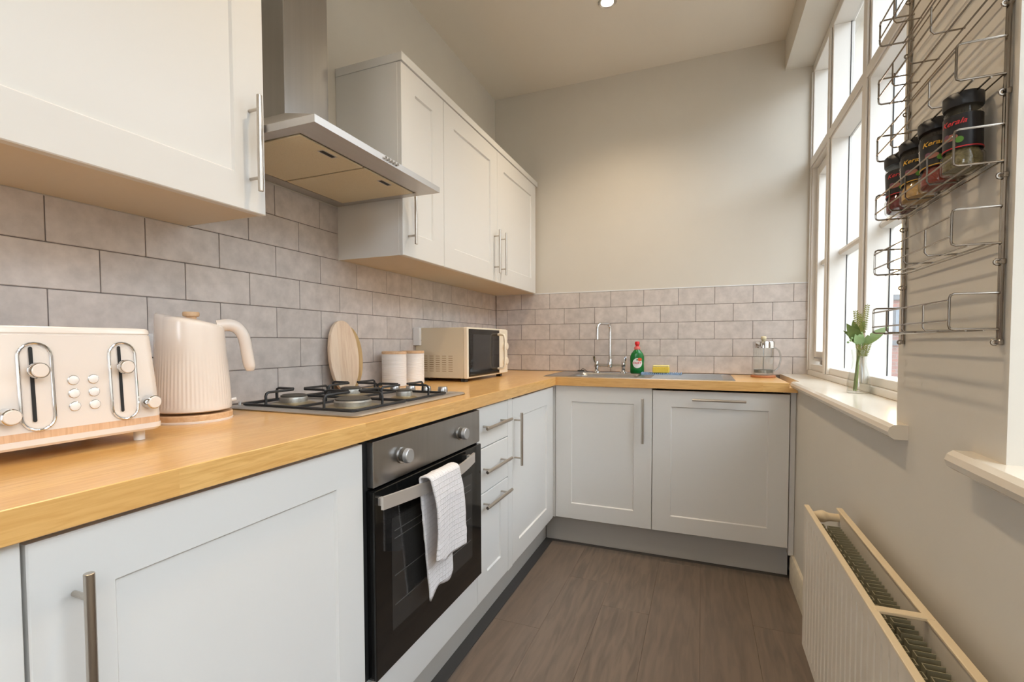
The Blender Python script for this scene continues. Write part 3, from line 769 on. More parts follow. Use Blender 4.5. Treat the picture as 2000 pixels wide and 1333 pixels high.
sp_ = smooth_path(pts); rr = [HR[min(int(i/4), 8)]+(HR[min(int(i/4)+1, 8)]-HR[min(int(i/4), 8)])*((i % 4)/4) for i in range(len(sp_))]
obj('handle', tube(B(), sp_, .014, 16, rs=rr), M_CREAM, kt, smooth=60)
kt.scale = (.87, .87, 1)
obj('switch', cyl(B(), Vector((kx, ky, .952))+ax*.088, Vector((kx, ky, .955))+ax*.104, .004, 10), M_WHITEP, kt)

# ------------------------------------------------------------------ sockets
def socket(y, z, label, pat=.0, w_=.146):
    s = thing('wall_socket', label, 'socket', (0, y, z))
    obj('plate', boxes((.0005, .009+pat, y-w_/2, y+w_/2, z-.043, z+.043), bev=.002), M_WHITEP, s)
    for dy in (-.034, .034):
        obj('rocker', boxes((.009+pat, .0125+pat, y+dy-.006, y+dy+.006, z+.012, z+.03), bev=.001), M_CERAM, s)
        obj('pin_holes', boxes((.009+pat, .0094+pat, y+dy-.003, y+dy+.003, z+.000, z+.007), (.009+pat, .0094+pat, y+dy-.013, y+dy-.007, z-.02, z-.016), (.009+pat, .0094+pat, y+dy+.007, y+dy+.013, z-.02, z-.016)), M_DARK, s)
    return s
socket(-2.205, 1.077, 'white double wall socket behind the gap between toaster and kettle')
s_ = socket(-.94, 1.125, 'white surface-mounted socket behind the microwave', pat=.028, w_=.125)

# ------------------------------------------------------------------ chopping boards
def board(name, label, yc, x_bot, x_top, a, h, z0, th=.014, m=None):
    t = thing(name, label, 'chopping board', (x_bot, yc, z0))
    bm = B(); N_ = 80; pl_ = []
    lean = math.atan2(x_bot-x_top, h); nx = Vector((math.cos(lean), 0, math.sin(lean))); up = Vector((-math.sin(lean), 0, math.cos(lean)))
    base = Vector((x_bot, yc, z0))
    for k in range(N_):
        an = 2*PI*k/N_; c_, s_ = math.cos(an), math.sin(an)
        px = a*math.copysign(abs(c_)**.93, c_); pz = h/2+h/2*math.copysign(abs(s_)**.96, s_)
        pl_.append((px, pz))
    rings = []
    for d_, k_ in ((0, .985), (.0015, 1), (th-.0015, 1), (th, .985)):
        rings.append([bm.verts.new(base+Vector((0, px*k_, 0))+up*(h/2+(pz-h/2)*k_)+nx*(d_-th)) for px, pz in pl_])
    for A_, B_ in zip(rings, rings[1:]):
        for k in range(N_): bm.faces.new((A_[k], A_[(k+1) % N_], B_[(k+1) % N_], B_[k]))
    bm.faces.new(rings[0][::-1]); bm.faces.new(rings[-1])
    obj('board', bm, m or M_BOARD, t, smooth=40); return t
board('chopping_board', 'oval pale wooden chopping board in front, leaning on the tiles behind the hob', -1.517, .052, .0255, .077, .270, .9115)
board('chopping_board', 'oval wooden chopping board mostly hidden behind the front one', -1.474, .031, .0130, .078, .250, .9115, th=.010, m=wood('board_wood_dark', 'z', srgb(206, 176, 124), srgb(198, 164, 112), srgb(180, 146, 98), stave=(.04, 3), rough=.5, coat=0, along=6, across=90))

# ------------------------------------------------------------------ canisters
def canister(x, y, label, r=.052):
    t = thing('canister', label, 'canister', (x, y, .91))
    prof = [(0, .9105), (r-.003, .9105), (r, .9135)]
    z = .9135
    while z < 1.044: prof += [(r, z+.0030), (r-.0009, z+.0045)]; z += .0056
    prof += [(r-.003, 1.047), (0, 1.047)]
    obj('jar', lathe(B(), prof, x, y, 48), M_CERAM, t, smooth=40)
    obj('lid', lathe(B(), [(0, 1.047), (r-.002, 1.047), (r, 1.049), (r, 1.057), (r-.002, 1.059), (0, 1.0592)], x, y, 48), M_BEECH, t)
canister(.078, -1.262, 'white ribbed canister with wooden lid nearer the chopping boards')
canister(.078, -1.122, 'white ribbed canister with wooden lid nearer the microwave')

# ------------------------------------------------------------------ microwave
mw = thing('microwave', 'cream microwave with black glass door in the left corner', 'microwave', (.16, -.75, .91))
MY0, MY1, MX1 = -.985, -.512, .288
obj('casing', boxes((.003, MX1-.022, MY0, MY1, .926, 1.167), bev=.003), M_CREAM2, mw)
obj('front_bezel', boxes((MX1-.021, MX1, MY0-.001, MY1+.001, .926, 1.168), bev=.003), M_CREAMP, mw)
dr = obj('door', boxes((MX1-.002, MX1+.006, MY0+.012, -.625, .934, 1.16), bev=.002), M_BLACK, mw)
obj('door_window', boxes((MX1+.006, MX1+.0064, MY0+.045, -.70, .962, 1.135)), mat('mw_window', (.035, .035, .036, 1), .12), dr)
obj('control_panel', boxes((MX1-.001, MX1+.007, -.623, MY1, .93, 1.164), bev=.002), M_CREAMP, mw)
hpth = [Vector((MX1+.006, -.645, 1.138)), Vector((MX1+.034, -.645, 1.137)), Vector((MX1+.043, -.645, 1.128)), Vector((MX1+.046, -.645, 1.10)), Vector((MX1+.046, -.645, .995)), Vector((MX1+.043, -.645, .968)), Vector((MX1+.034, -.645, .959)), Vector((MX1+.006, -.645, .958))]
obj('handle', tube(B(), smooth_path(hpth, 3), .0065, 10), M_CREAMP, dr, smooth=60)
for z in (1.075, .995): 
    obj('dial', tube(B(), [(MX1+.006, -.562, z), (MX1+.024, -.562, z), (MX1+.027, -.562, z)], .022, 24, rs=[.023, .021, .017]), M_CREAMP, mw)
for c_ in range(5):
    for r_ in range(8):
        x = .048+c_*.0345; z = .9575+r_*.0103
        obj('vent_slot', boxes((x, x+.022, MY0-.0006, MY0+.0005, z, z+.0032)), mat('vent_shadow', srgb(150, 132, 104), .7), mw)
for (x, y) in ((.255, MY0+.03), (.255, MY1-.03), (.04, MY0+.03), (.04, MY1-.03)):
    obj('foot', boxes((x-.012, x+.012, y-.012, y+.012, .9105, .927)), M_IRON, mw)

# ------------------------------------------------------------------ sink, tap
sk_ = thing('sink', 'stainless steel inset sink with bowl at left and drainer at right', 'sink', (.95, -.3, .91))
zt = .9125
bm = boxes((.50, SX0, -.495, -.065, .9102, zt), (SX1, 1.45, -.495, -.065, .9102, zt), (SX0, SX1, -.495, SY0, .9102, zt), (SX0, SX1, SY1, -.065, .9102, zt))
for y in [-.44+.035*i for i in range(10)]: box(bm, 1.06, 1.40, y, y+.008, zt, zt+.0015)
tube(bm, [(a, b, zt) for a, b in rrect(.502, 1.448, -.493, -.067, .02, 5)], .0022, 6, closed=True)
obj('drainer', bm, M_STEEL, sk_)
bm = B(); L = []
for (ins, z) in ((0, zt), (.004, .90), (.012, .78), (.03, .765)):
    L.append([bm.verts.new((x, y, z)) for x, y in rrect(SX0+ins+.001, SX1-ins-.001, SY0+ins+.001, SY1-ins-.001, .05 if ins else .03, 6)])
for A_, B_ in zip(L, L[1:]):
    for k in range(len(A_)): bm.faces.new((A_[k], A_[(k+1) % len(A_)], B_[(k+1) % len(A_)], B_[k]))
bm.faces.new(L[-1]); obj('bowl', bm, M_STEEL, sk_)
tp = thing('mixer_tap', 'chrome bridge mixer tap with swan-neck spout at the sink', 'tap', (.79, -.10, zt))
bm = B()
for x in (.71, .87):
    lathe(bm, [(0, zt), (.021, zt), (.02, zt+.006), (.012, zt+.012), (.0105, .945), (.014, .95), (.014, .972), (.011, .98), (0, .981)], x, -.10, 20)
tube(bm, [(.71, -.10, .957), (.87, -.10, .957)], .0095, 12)
lathe(bm, [(0, .945), (.015, .945), (.016, .965), (.014, .985), (.0105, .995), (0, .995)], .79, -.10, 20)
obj('body', bm, M_CHROME, tp, smooth=45)
for x, s in ((.71, -1), (.87, 1)):
    bm = B(); tube(bm, [(x, -.10, .965), (x+s*.012, -.112, .985), (x+s*.014, -.116, 1.012)], .006, 10, rs=[.008, .006, .0075]); obj('lever', bm, M_CHROME, tp)
ep = Vector((.733, -.195, 0)); c0 = Vector((.79, -.10, 0)); dv = (ep-c0); u = dv.normalized(); Lh = dv.length; rad = .028
pp = [c0+Vector((0, 0, .99)), c0+Vector((0, 0, 1.08)), c0+Vector((0, 0, 1.205-rad))]
pp += [c0+u*rad*(1-math.cos(a))+Vector((0, 0, 1.205-rad+rad*math.sin(a))) for a in [PI/2*i/6 for i in range(1, 7)]]
pp += [c0+u*(Lh-rad+rad*math.sin(a))+Vector((0, 0, 1.205-rad+rad*math.cos(a))) for a in [PI/2*i/6 for i in range(0, 7)]]
pp += [c0+u*Lh+Vector((0, 0, 1.112))]
obj('spout', tube(B(), pp, .0088, 14), M_CHROME, tp, smooth=60)
pg = thing('sink_plug', 'small black sink plug lying behind the sink at its left end', 'plug', (.60, -.05, .91))
obj('stopper', lathe(B(), [(0, .9135), (.022, .9135), (.024, .918), (.02, .922), (0, .9225)], .60, -.045, 20), M_IRON, pg)
obj('chain', tube(B(), smooth_path([Vector((.60, -.045, .922)), Vector((.61, -.04, .931)), Vector((.628, -.05, .924)), Vector((.64, -.06, .916)), Vector((.655, -.055, .9152))], 4), .0018, 6), M_IRON, pg)

# ------------------------------------------------------------------ text helper
def text_mesh(body, size, m, to_world, parent, name, shear=0, extr=0.0002):
    cu = bpy.data.curves.new(name, 'FONT'); cu.body = body; cu.size = size; cu.shear = shear; cu.align_x = 'CENTER'; cu.align_y = 'CENTER'; cu.resolution_u = 3
    cu.offset = size*.012
    tmp = bpy.data.objects.new(name+'_tmp', cu); C.objects.link(tmp)
    dg = bpy.context.evaluated_depsgraph_get(); dg.update()
    me = bpy.data.meshes.new_from_object(tmp.evaluated_get(dg)); bpy.data.objects.remove(tmp)
    bm = B(); bm.from_mesh(me); bpy.data.meshes.remove(me)
    bmesh.ops.triangulate(bm, faces=bm.faces)
    bmesh.ops.subdivide_edges(bm, edges=[e for e in bm.edges if e.calc_length() > size*.25], cuts=1)
    for v in bm.verts: v.co = to_world(v.co.x, v.co.y)
    return obj(name, bm, m, parent, smooth=None)

# ------------------------------------------------------------------ washing-up bottle
bx, by = .952, -.13
bt = thing('dish_soap_bottle', 'green washing-up liquid bottle with red cap and round label behind the sink', 'bottle', (bx, by, .9125))
def oval(bm, prof, cx, cy, ry, ang, seg=36):
    rings = []; ca, sa = math.cos(ang), math.sin(ang)
    for r, z in prof:
        if r == 0: rings.append([bm.verts.new((cx, cy, z))]); continue
        q = ry if isinstance(ry, float) else ry(z)
        rings.append([bm.verts.new((cx+r*math.cos(a)*ca-r*q*math.sin(a)*sa, cy+r*math.cos(a)*sa+r*q*math.sin(a)*ca, z)) for a in [2*PI*k/seg for k in range(seg)]])
    for A_, B_ in zip(rings, rings[1:]):
        for k in range(seg):
            vs = []
            for v in (A_[k % len(A_)], A_[(k+1) % len(A_)], B_[(k+1) % len(B_)], B_[k % len(B_)]):
                if v not in vs: vs.append(v)
            bm.faces.new(vs)
    return bm
ang = .2
Gm = mat('green_plastic', srgb(10, 122, 48), .15, trans=.15, coat=.4)
obj('bottle_body', oval(B(), [(0, .913), (.034, .913), (.039, .917), (.040, .94), (.0385, .97), (.040, .995), (.0395, 1.012), (.034, 1.028), (.024, 1.042), (.0165, 1.05), (.0155, 1.055), (0, 1.055)], bx, by, lambda z: .58 if z < 1.02 else .58+.42*min(1, (z-1.02)/.03), ang), Gm, bt, smooth=50)
rd = mat('red_plastic', srgb(214, 38, 44), .3)
obj('collar', lathe(B(), [(0, 1.053), (.0172, 1.053), (.0172, 1.066), (.013, 1.07), (0, 1.07)], bx, by, 24), mat('cap_pink', srgb(226, 120, 112), .3), bt)
obj('cap', lathe(B(), [(0, 1.07), (.0095, 1.07), (.0095, 1.078), (.0135, 1.082), (.0135, 1.094), (.011, 1.099), (0, 1.1)], bx, by, 24), rd, bt)
fn = Vector((math.sin(ang), -math.cos(ang), 0)); fu = Vector((math.cos(ang), math.sin(ang), 0))
def on_bottle(lift):
    def g(x, z):
        R_ = .0395; s = max(-.98, min(.98, x/R_)); d_ = R_*.58*math.sqrt(1-s*s)
        return Vector((bx, by, .9745+z))+fu*x+fn*(d_+lift)
    return g
def disc_on(parent, name, m, rx, rz, lift, cx=0, cz=0):
    bm = B(); g = on_bottle(lift); c_ = bm.verts.new(g(cx, cz)); prev = None; rings = []
    for k_ in (.5, 1.0): rings.append([bm.verts.new(g(cx+rx*k_*math.cos(a), cz+rz*k_*math.sin(a))) for a in [2*PI*i/28 for i in range(28)]])
    for i in range(28):
        bm.faces.new((c_, rings[0][i], rings[0][(i+1) % 28])); bm.faces.new((rings[0][i], rings[1][i], rings[1][(i+1) % 28], rings[0][(i+1) % 28]))
    return obj(name, bm, m, parent)
lb = disc_on(bt, 'label', mat('label_white', srgb(236, 232, 228), .4), .0265, .029, .0006)
disc_on(lb, 'label_accent', mat('label_orange', srgb(222, 92, 48), .4), .012, .010, .0010, .013, .021)
disc_on(lb, 'label_accent', Gm, .0045, .0045, .0012, -.002, .019)
g_ = on_bottle(.0014)
text_mesh('FAIRY', .0175, rd, lambda x, y: g_(x, y-.0005), lb, 'lettering')
# drainer tray and sponge
tr = thing('dish_rack_tray', 'flat pale blue ribbed tray on the drainer under the sponge', 'tray', (1.09, -.15, zt))
M_BLUE = mat('tray_blue', srgb(150, 176, 206), .5)
bm = boxes((.985, 1.195, -.205, -.095, zt+.0002, zt+.004)); 
for i in range(21): x = .988+i*.0102; box(bm, x, x+.004, -.203, -.097, zt+.004, zt+.010)
box(bm, .983, .987, -.206, -.094, zt+.0005, zt+.012); box(bm, 1.193, 1.197, -.206, -.094, zt+.0005, zt+.012)
obj('tray_mat', bm, M_BLUE, tr)
sg = thing('sponge', 'yellow sponge with a pale top lying on the blue tray', 'sponge', (1.09, -.15, .923))
obj('foam', boxes((1.043, 1.132, -.185, -.125, zt+.0102, .955), bev=.004), mat('sponge_yellow', srgb(238, 206, 84), .9, noise=.12, nscale=200, bump=.8, bscale=260), sg)
obj('scourer', boxes((1.044, 1.131, -.184, -.126, .9545, .965), bev=.003), mat('sponge_pale', srgb(238, 222, 150), .9, noise=.1, nscale=300), sg)

# ------------------------------------------------------------------ cafetiere
fx, fy = 1.60, -.17
cf = thing('cafetiere', 'glass cafetiere with chrome collar and cream knob on a cork coaster', 'coffee press', (fx, fy, .922))
co_ = thing('coaster', 'round brown coaster under the cafetiere', 'coaster', (fx, fy, .91))
obj('disc', lathe(B(), [(0, .9103), (.057, .9103), (.059, .9125), (.059, .919), (.057, .9215), (0, .9215)], fx, fy, 40), mat('cork', srgb(178, 116, 78), .6, noise=.12, nscale=90), co_)
r = .0485
obj('beaker', lathe(B(), [(0, .9225), (r-.006, .9225), (r, .928), (r, 1.085), (r-.0022, 1.085), (r-.0022, .929), (r-.007, .9255), (0, .9255)], fx, fy, 48), M_GLASS, cf)
obj('collar', lathe(B(), [(r+.0008, 1.064), (r+.003, 1.064), (r+.003, 1.094), (r+.0015, 1.097), (0, 1.100), (0, 1.098), (r+.0008, 1.092)], fx, fy, 48), M_CHROME, cf)
obj('knob', lathe(B(), [(0, 1.099), (.0085, 1.099), (.0095, 1.104), (.0125, 1.110), (.0135, 1.118), (.0115, 1.123), (0, 1.125)], fx, fy, 24), mat('knob_cream', srgb(222, 208, 170), .45), cf)
obj('plunger_rod', cyl(B(), (fx, fy, .94), (fx, fy, 1.098), .0022, 8), M_STEEL, cf)
obj('plunger_disc', lathe(B(), [(0, .934), (r-.004, .934), (r-.0035, .938), (r-.0035, .950), (r-.006, .952), (0, .9535)], fx, fy, 40), mat('mesh_steel', srgb(150, 152, 150), .35, .9), cf)
obj('bleed_valve', cyl(B(), (fx+.03, fy, 1.097), (fx+.03, fy, 1.112), .0016, 6), M_STEEL, cf) if False else None
hp_ = [Vector((fx, fy, 0))+Vector((.928, .371, 0))*a+Vector((0, 0, z)) for a, z in ((r-.001, 1.062), (r+.012, 1.064), (r+.032, 1.048), (r+.041, 1.02), (r+.040, .99), (r+.028, .958), (r+.010, .944), (r-.001, .944))]
obj('handle', tube(B(), smooth_path(hp_, 4), .0042, 10), mat('handle_glass', (.75, .78, .78, 1), .03, trans=.85, ior=1.45), cf, smooth=60)

# ------------------------------------------------------------------ vase and greenery
vx, vy = 1.795, -1.035
vs_ = thing('vase', 'clear waisted glass vase on the window sill holding green sprigs', 'vase', (vx, vy, .92))
vp = [(.031, 0), (.0335, .003), (.0338, .03), (.030, .06), (.0225, .088), (.0195, .108), (.0205, .128), (.0245, .148)]
outp = [(0, .9203)]+[(a, .9203+z) for a, z in vp]; inp = [(a-.0022, .9203+max(z, .006)) for a, z in vp[::-1]][:-1]+[(0, .9263)]
obj('glass_body', lathe(B(), outp+inp, vx, vy, 40), M_GLASS, vs_, smooth=60)
bq = thing('green_sprigs', 'bunch of green leaves, fern tips and a small white flower standing in the vase', 'foliage', (vx, vy, .927))
M_LEAF = mat('leaf_green', srgb(92, 108, 50), .5, noise=.15, nscale=60); M_FERN = mat('fern_green', srgb(120, 122, 58), .6); M_STEM = mat('stem_green', srgb(112, 128, 68), .5)
rv = Vector((.93, .37, 0)); dv_ = Vector((-.37, .93, 0))   # screen-right-ish, depth
def VP(a, z, d=0): return Vector((vx, vy, .92+z))+rv*a+dv_*d
for (a0, d0, a1, d1, z1) in ((-.010, 0, .006, 0, .20), (-.004, .006, .008, .004, .21), (-.013, -.003, .002, -.004, .19), (-.014, .004, .0, .0, .18)):
    obj('stem', tube(B(), smooth_path([VP(a0, .008, d0), VP((a0+a1)/2-.001, .09, (d0+d1)/2), VP(a1, z1, d1)], 5), .0022, 6), M_STEM, bq)
def leaf(p0, p1, w_, n_, name='leaf', m=None, curl=.008):
    p0, p1 = Vector(p0), Vector(p1); u = p1-p0; s = u.cross(Vector(n_)).normalized(); nn = s.cross(u).normalized(); bm = B(); rows = []
    for i in range(9):
        t = i/8; ww = w_*math.sin(PI*min(1, t**.75))**.9 if 0 < t < 1 else .0004
        c = p0+u*t+nn*(curl*math.sin(PI*t)); rows.append([bm.verts.new(c-s*ww+nn*.25*ww), bm.verts.new(c), bm.verts.new(c+s*ww+nn*.25*ww)])
    for A_, B_ in zip(rows, rows[1:]):
        for k in range(2): bm.faces.new((A_[k], A_[k+1], B_[k+1], B_[k]))
    return obj(name, bm, m or M_LEAF, bq, smooth=60)
view = Vector((-.37, -.93, .15))
leaf(VP(.006, .168), VP(-.046, .236), .019, view); leaf(VP(.002, .160, -.006), VP(.090, .226, -.01), .0155, view)
leaf(VP(-.004, .185, .01), VP(-.048, .212, .012), .009, view); leaf(VP(.004, .19, .015), VP(.024, .246, .01), .010, view)
leaf(VP(.002, .19, .012), VP(-.014, .248, .014), .012, view); leaf(VP(-.004, .165, -.01), VP(-.026, .2, -.014), .013, view, m=mat('leaf_pale', srgb(140, 168, 116), .5)); leaf(VP(-.006, .165, -.01), VP(-.004, .208, -.016), .012, view, m=MATS['leaf_pale'])
def frond(p0, p1, n, L0):
    p0, p1 = Vector(p0), Vector(p1); bm = tube(B(), [p0, p1], .0007, 5); u = (p1-p0).normalized(); s = u.cross(view).normalized()
    for i in range(n):
        t = .15+.85*i/n; c = p0+(p1-p0)*t; L_ = L0*(1-.55*t)
        for q in (-1, 1):
            e = c+s*q*L_+u*L_*.25; w2 = u*.0024
            f4 = [bm.verts.new(c-w2), bm.verts.new((c+e)/2-w2*1.2), bm.verts.new(e), bm.verts.new((c+e)/2+w2*1.2)]
            bm.faces.new(f4)
    return obj('fern_frond', bm, M_FERN, bq, smooth=None)
frond(VP(.0, .19), VP(-.014, .282, .004), 13, .017); frond(VP(.004, .19), VP(.026, .302, .002), 15, .016); frond(VP(.002, .19, .01), VP(.004, .272, .01), 12, .016)
frond(VP(0, .12, -.01), VP(-.024, .168, -.02), 9, .013); frond(VP(.004, .12, -.01), VP(.026, .175, -.015), 9, .013); frond(VP(.002, .12, -.012), VP(.004, .17, -.024), 9, .013)
fl_ = B()
for k in range(5):
    a = 2*PI*k/5; c = VP(.018, .206, -.014); e = c+rv*.013*math.cos(a)+Vector((0, 0, .013*math.sin(a)))
    sd = (rv*-math.sin(a)+Vector((0, 0, math.cos(a))))*.0045; m_ = (c+e)/2+view*.002
    fl_.faces.new([fl_.verts.new(c), fl_.verts.new(m_-sd), fl_.verts.new(e), fl_.verts.new(m_+sd)])
obj('flower', fl_, mat('petal_white', srgb(236, 228, 222), .6), bq, smooth=None)
for (a, z, d) in ((-.038, .178, -.01), (-.032, .186, -.008), (-.024, .174, -.012), (-.043, .172, -.006)):
    obj('bud', lathe(B(), [(0, VP(0, z-.004).z), (.0035, VP(0, z-.001).z), (.0035, VP(0, z+.002).z), (0, VP(0, z+.005).z)], VP(a, z, d).x, VP(a, z, d).y, 8), MATS['leaf_pale'], bq)
obj('stem', tube(B(), smooth_path([VP(-.002, .14, -.008), VP(-.018, .165, -.01), VP(-.036, .177, -.01)], 4), .0009, 5), M_STEM, bq)

# ------------------------------------------------------------------ spice rack
YA, YB = -1.735, -2.068      # far and near ends
rk = thing('spice_rack', 'chrome wire six-tier spice rack on the pier between the windows', 'rack', (1.70, -1.9, 1.1))
for y in (-1.712, -2.066):
    bm = B()
    segs = [(1.085, 1.205), (1.215, 1.335), (1.34, 1.45), (1.46, 1.575), (1.585, 1.70), (1.705, 1.80)]
    for dy in (-.0032, .0032): tube(bm, [(1.6965, y+dy, 1.09), (1.6955, y+dy, 1.45), (1.6965, y+dy, 1.81)], .0022, 7)
    for z in (1.093, 1.208, 1.33, 1.447, 1.57, 1.69, 1.80):
        tube(bm, [Vector((1.6915+.0038*math.cos(a), y, z+.0038*math.sin(a))) for a in [2*PI*k/10 for k in range(10)]], .0016, 6, closed=True)
        box(bm, 1.6935, 1.6995, y-.006, y+.006, z-.004, z+.004, bev=.001)
    obj('upright', bm, M_WIRE, rk)
TZ = [1.112, 1.235, 1.350, 1.472, 1.590, 1.709]
XF, XB, HT, wr_ = 1.638, 1.6955, .052, .00145
for z in TZ:
    tr_ = obj('tier', tube(B(), [(XB-.003, YA, z), (XB-.003, YB, z)], .0013, 6), M_WIRE, rk)
    for y in (YA, YB):
        pts = [Vector((XB, y, z+HT)), Vector((XF+.005, y, z+HT)), Vector((XF+.001, y, z+HT-.002)), Vector((XF, y, z+HT-.006)), Vector((XF, y, z+.006)), Vector((XF+.001, y, z+.002)), Vector((XF+.005, y, z)), Vector((XB, y, z))]
        obj('end_loop', tube(B(), pts, .0017, 7), M_WIRE, tr_)
    for t in (.235, .47, .735):
        y = YA+(YB-YA)*t
        pts = [Vector((XF, y, z+HT-.009)), Vector((XF, y, z+.005)), Vector((XF+.004, y, z)), Vector((XB-.014, y, z))]
        obj('divider_wire', tube(B(), pts, wr_, 6), M_WIRE, tr_)
    for (x, zz) in ((XF-.001, z+HT-.009), (XF-.001, z+.013), (XF+.02, z-.0015), (XF+.040, z-.0015)):
        obj('rail', tube(B(), [(x, YA, zz), (x, YB, zz)], wr_, 6), M_WIRE, tr_)

# jars
def jar(y, lean, label, fill, text, tcol, side, idx):
    z0 = 1.3525; x = 1.6705
    t = thing('spice_jar', label, 'jar', (x, y, z0)); R_ = .0262
    P_ = lambda n, bm, m, par=t: obj(n, bm, m, par, smooth=50)
    P_('glass_body', lathe(B(), [(0, z0), (R_-.004, z0), (R_, z0+.004), (R_, z0+.028), (R_-.004, z0+.034), (R_-.0035, z0+.097), (R_-.006, z0+.103), (R_-.006, z0+.108), (R_-.008, z0+.108), (R_-.0085, z0+.103), (R_-.006, z0+.096), (R_-.0065, z0+.035), (R_-.0025, z0+.027), (R_-.0025, z0+.006), (0, z0+.005)], x, y, 36), M_GLASS)
    P_('spice', lathe(B(), [(0, z0+.0055), (R_-.003, z0+.0065), (R_-.003, z0+.0265), (R_-.007, z0+.035), (R_-.0068, z0+.094), (0, z0+.095)], x, y, 30), fill)
    P_('lid', lathe(B(), [(0, z0+.107), (R_-.003, z0+.106), (R_-.002, z0+.108), (R_-.002, z0+.126), (R_-.004, z0+.128), (0, z0+.128)], x, y, 40, mod=lambda a, z: -.0004*(math.sin(a*40) > 0)), mat('lid_black', (.012, .012, .014, 1), .4))
    RL = R_-.0031
    lab = P_('label', lathe(B(), [(RL, z0+.036), (RL+.0004, z0+.036), (RL+.0004, z0+.092), (RL, z0+.092)], x, y, 40, closed=True), mat('label_black', (.012, .011, .012, 1), .35))
    a0 = -2.45 if idx == 0 else -2.1   # label faces the room, towards the camera
    wrap = lambda ang0, zz, lift=.0015: (lambda u_, v_: Vector((x+(RL+lift)*math.cos(ang0+u_/RL), y+(RL+lift)*math.sin(ang0+u_/RL), z0+zz+v_)))
    text_mesh(text, .012, tcol, wrap(a0, .079), lab, 'lettering', shear=.35)
    if side: 
        wv = wrap(a0-1.0, .062); text_mesh(side, .0095, mat('ink_white', srgb(206, 204, 200), .5), lambda u_, v_: wv(v_, -u_), lab, 'lettering')
    def patch(n, m, uc, vc, ru, rv_, lift=.0012):
        g = wrap(a0, 0, lift); bm = B(); c_ = bm.verts.new(g(uc, vc)); A_ = [bm.verts.new(g(uc+ru*math.cos(2*PI*i/16), vc+rv_*math.sin(2*PI*i/16))) for i in range(16)]
        for i in range(16): bm.faces.new((c_, A_[i], A_[(i+1) % 16]))
        obj(n, bm, m, lab, smooth=60)
    patch('label_picture', mat('food_tan', srgb(150, 96, 78), .5), -.003, .056, .0095, .0055)
    patch('label_picture', mat('food_violet', srgb(110, 70, 84), .5), -.008, .060, .004, .003, .0014)
    patch('label_picture', mat('herb_green', srgb(86, 132, 48), .5), .008, .050, .0048, .0052, .0014)
    st = P_('label_stripe', lathe(B(), [(RL+.0002, z0+.0375), (RL+.001, z0+.0375), (RL+.001, z0+.0392), (RL+.0002, z0+.0392)], x, y, 40, closed=True), tcol, lab)
    t.rotation_euler = (lean, 0, 0); t.scale = (1, 1, .94)
    return t
GOLD = mat('ink_gold', srgb(214, 166, 62), .4); REDI = mat('ink_red', srgb(196, 48, 52), .4)
red = mat('spice_red', srgb(140, 48, 34), .8, noise=.3, nscale=300); tan = mat('spice_tan', srgb(206, 160, 96), .8, noise=.15, nscale=300)
herb = mat('spice_herb', srgb(122, 108, 72), .9, noise=.5, nscale=260); dred = mat('spice_dark_red', srgb(120, 40, 44), .8, noise=.4, nscale=160)
jar(-2.012, -.03, 'black-lidded spice jar of dried herbs nearest the camera, with a red name', herb, 'Kerala', REDI, '', 0)
jar(-1.934, -.16, 'spice jar of red powder with a gold name, second from the camera', red, 'Kerala', GOLD, 'pepper', 1)
jar(-1.850, -.18, 'spice jar of yellow-tan powder with a gold name, third from the camera', tan, 'Kerala', GOLD, 'pepper', 2)
jar(-1.770, -.16, 'spice jar of dark red flakes farthest from the camera, at the rack end', dred, 'Kerala', REDI, '', 3)

# ------------------------------------------------------------------ radiator
ra = thing('radiator', 'cream double-panel radiator with open top below the right wall sill', 'radiator', (1.62, -2.2, .225))
RY0, RY1, RZ0, RZ1 = -3.25, -1.409, .225, .63
bm = B(); n = int((RY1-RY0)/.0167); prev = []
prof = []
y = RY1
while y > RY0+.04:
    prof += [(y, 1.5765), (y-.023, 1.5765), (y-.0255, 1.5795), (y-.0308, 1.5795)]; y -= .0333
prof.append((RY0, 1.5765))
top = [bm.verts.new((x, yy, RZ1-.035)) for yy, x in prof]; bot = [bm.verts.new((x, yy, RZ0+.03)) for yy, x in prof]
top2 = [bm.verts.new((1.5765, yy, RZ1-.028)) for yy, x in prof]; bot2 = [bm.verts.new((1.5765, yy, RZ0+.022)) for yy, x in prof]
t3 = [bm.verts.new((1.5765, yy, RZ1)) for yy, x in prof]; b3 = [bm.verts.new((1.5765, yy, RZ0)) for yy, x in prof]
for i in range(len(prof)-1):
    for a_, b_ in ((t3, top2), (top2, top), (top, bot), (bot, bot2), (bot2, b3)): bm.faces.new((a_[i], b_[i], b_[i+1], a_[i+1]))
box(bm, 1.5798, 1.584, RY0, RY1, RZ0, RZ1)
obj('front_panel', bm, M_RAD, ra, smooth=30)
obj('front_rim', boxes((1.5755, 1.588, RY0, RY1+.0005, RZ1-.004, RZ1+.0015), bev=.0012), M_RADT, ra)
obj('rear_panel', boxes((1.656, 1.664, RY0, RY1, RZ0, RZ1), bev=.001), M_RAD, ra)
obj('rear_rim', boxes((1.653, 1.6675, RY0, RY1+.0005, RZ1-.004, RZ1+.0015), bev=.0012), M_RADT, ra)
bm = B()
for (x0, x1) in ((1.586, 1.616), (1.624, 1.6525)):
    pass
fm = {}
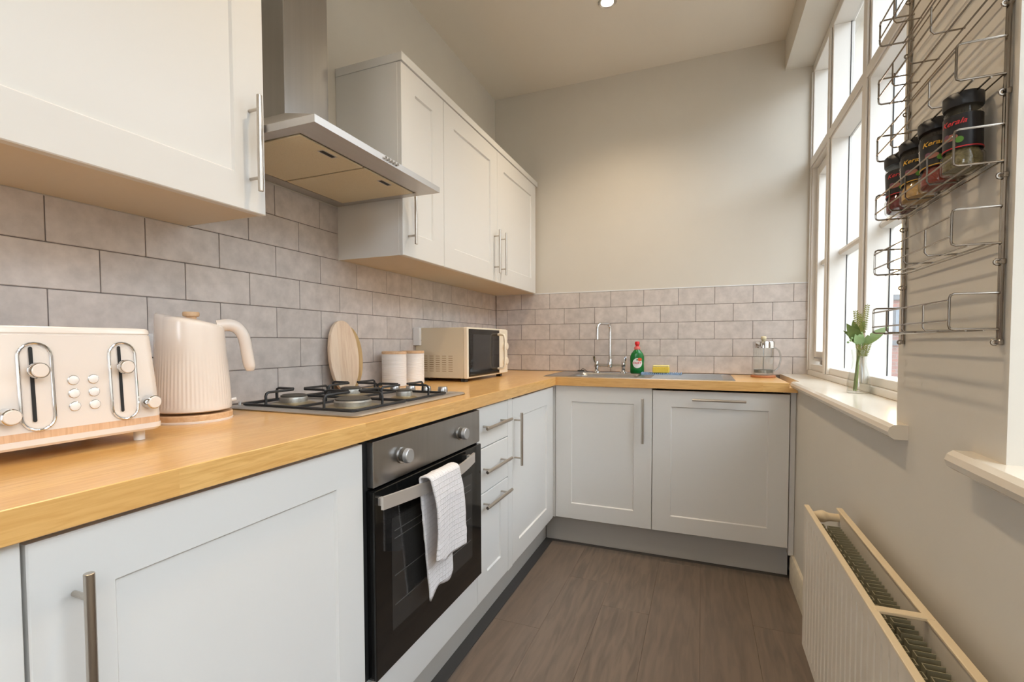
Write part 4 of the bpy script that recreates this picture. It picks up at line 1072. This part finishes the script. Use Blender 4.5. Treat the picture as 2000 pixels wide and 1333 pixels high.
for key, (xa, xb) in {'f': (1.5865, 1.6155), 'r': (1.6215, 1.6520)}.items():
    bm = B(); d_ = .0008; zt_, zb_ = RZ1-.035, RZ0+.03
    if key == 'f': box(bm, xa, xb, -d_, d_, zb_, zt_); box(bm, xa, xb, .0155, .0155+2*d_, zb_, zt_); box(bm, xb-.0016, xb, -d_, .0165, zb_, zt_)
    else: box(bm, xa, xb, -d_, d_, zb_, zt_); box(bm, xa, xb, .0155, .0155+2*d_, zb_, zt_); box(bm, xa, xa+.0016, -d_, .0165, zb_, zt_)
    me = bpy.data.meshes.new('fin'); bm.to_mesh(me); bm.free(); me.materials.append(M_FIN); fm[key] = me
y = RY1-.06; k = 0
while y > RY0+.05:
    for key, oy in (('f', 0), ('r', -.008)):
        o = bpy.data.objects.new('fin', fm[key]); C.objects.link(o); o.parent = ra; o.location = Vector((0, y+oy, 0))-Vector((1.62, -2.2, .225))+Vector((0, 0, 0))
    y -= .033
# header tube with a bulge, straps
bm = tube(B(), smooth_path([Vector((1.584, -1.425, .608)), Vector((1.60, -1.425, .608)), Vector((1.611, -1.425, .608)), Vector((1.622, -1.425, .608)), Vector((1.632, -1.425, .608)), Vector((1.645, -1.425, .608)), Vector((1.657, -1.425, .608))], 3), .011, 16, rs=[.011]*3+[.0115, .013, .0148, .0155, .0165, .0165, .0155, .014, .0125, .0115]+[.011]*6)
obj('header_tube', bm, M_RADT, ra, smooth=60)
obj('header_tube', cyl(B(), (1.584, -1.425, .26), (1.657, -1.425, .26), .011, 14), M_RADT, ra)
for yy in (-1.975, -2.9):
    obj('strap', boxes((1.583, 1.664, yy-.009, yy+.009, RZ1-.003, RZ1+.003), bev=.001), M_RADT, ra)
obj('bracket', boxes((1.664, 1.699, -1.62, -1.59, .3, .56), (1.664, 1.699, -2.9, -2.87, .3, .56)), M_RAD, ra)

# ------------------------------------------------------------------ ceiling downlights
def downlight(x, y, label, grp=None):
    t = thing('downlight', label, 'ceiling light', (x, y, HC), grp)
    obj('bezel', lathe(B(), [(.030, HC-.001), (.042, HC-.001), (.044, HC-.004), (.040, HC-.007), (.030, HC-.004)], x, y, 36, closed=True), M_CHROME, t)
    obj('bulb', lathe(B(), [(0, HC-.003), (.022, HC-.003), (.029, HC-.0015), (.029, HC-.0005), (0, HC-.0005)], x, y, 28), mat('bulb_glow', (1, .9, .7, 1), .5, emit=((1, .82, .55, 1), 40)), t)
    ld = bpy.data.lights.new('lamp', 'SPOT'); ld.energy = LAMP_POWER; ld.color = LAMP_COL; ld.spot_size = math.radians(125); ld.spot_blend = 1; ld.shadow_soft_size = .038
    lo = bpy.data.objects.new('lamp', ld); C.objects.link(lo); lo.parent = t; lo.location = (0, 0, -.012)
downlight(.866, -.641, 'recessed round ceiling spotlight glowing near the far end of the ceiling')
downlight(.866, -1.95, 'recessed round ceiling spotlight above the oven, second from the back wall')
downlight(.866, -3.55, 'recessed round ceiling spotlight above the camera, farthest from the back wall')
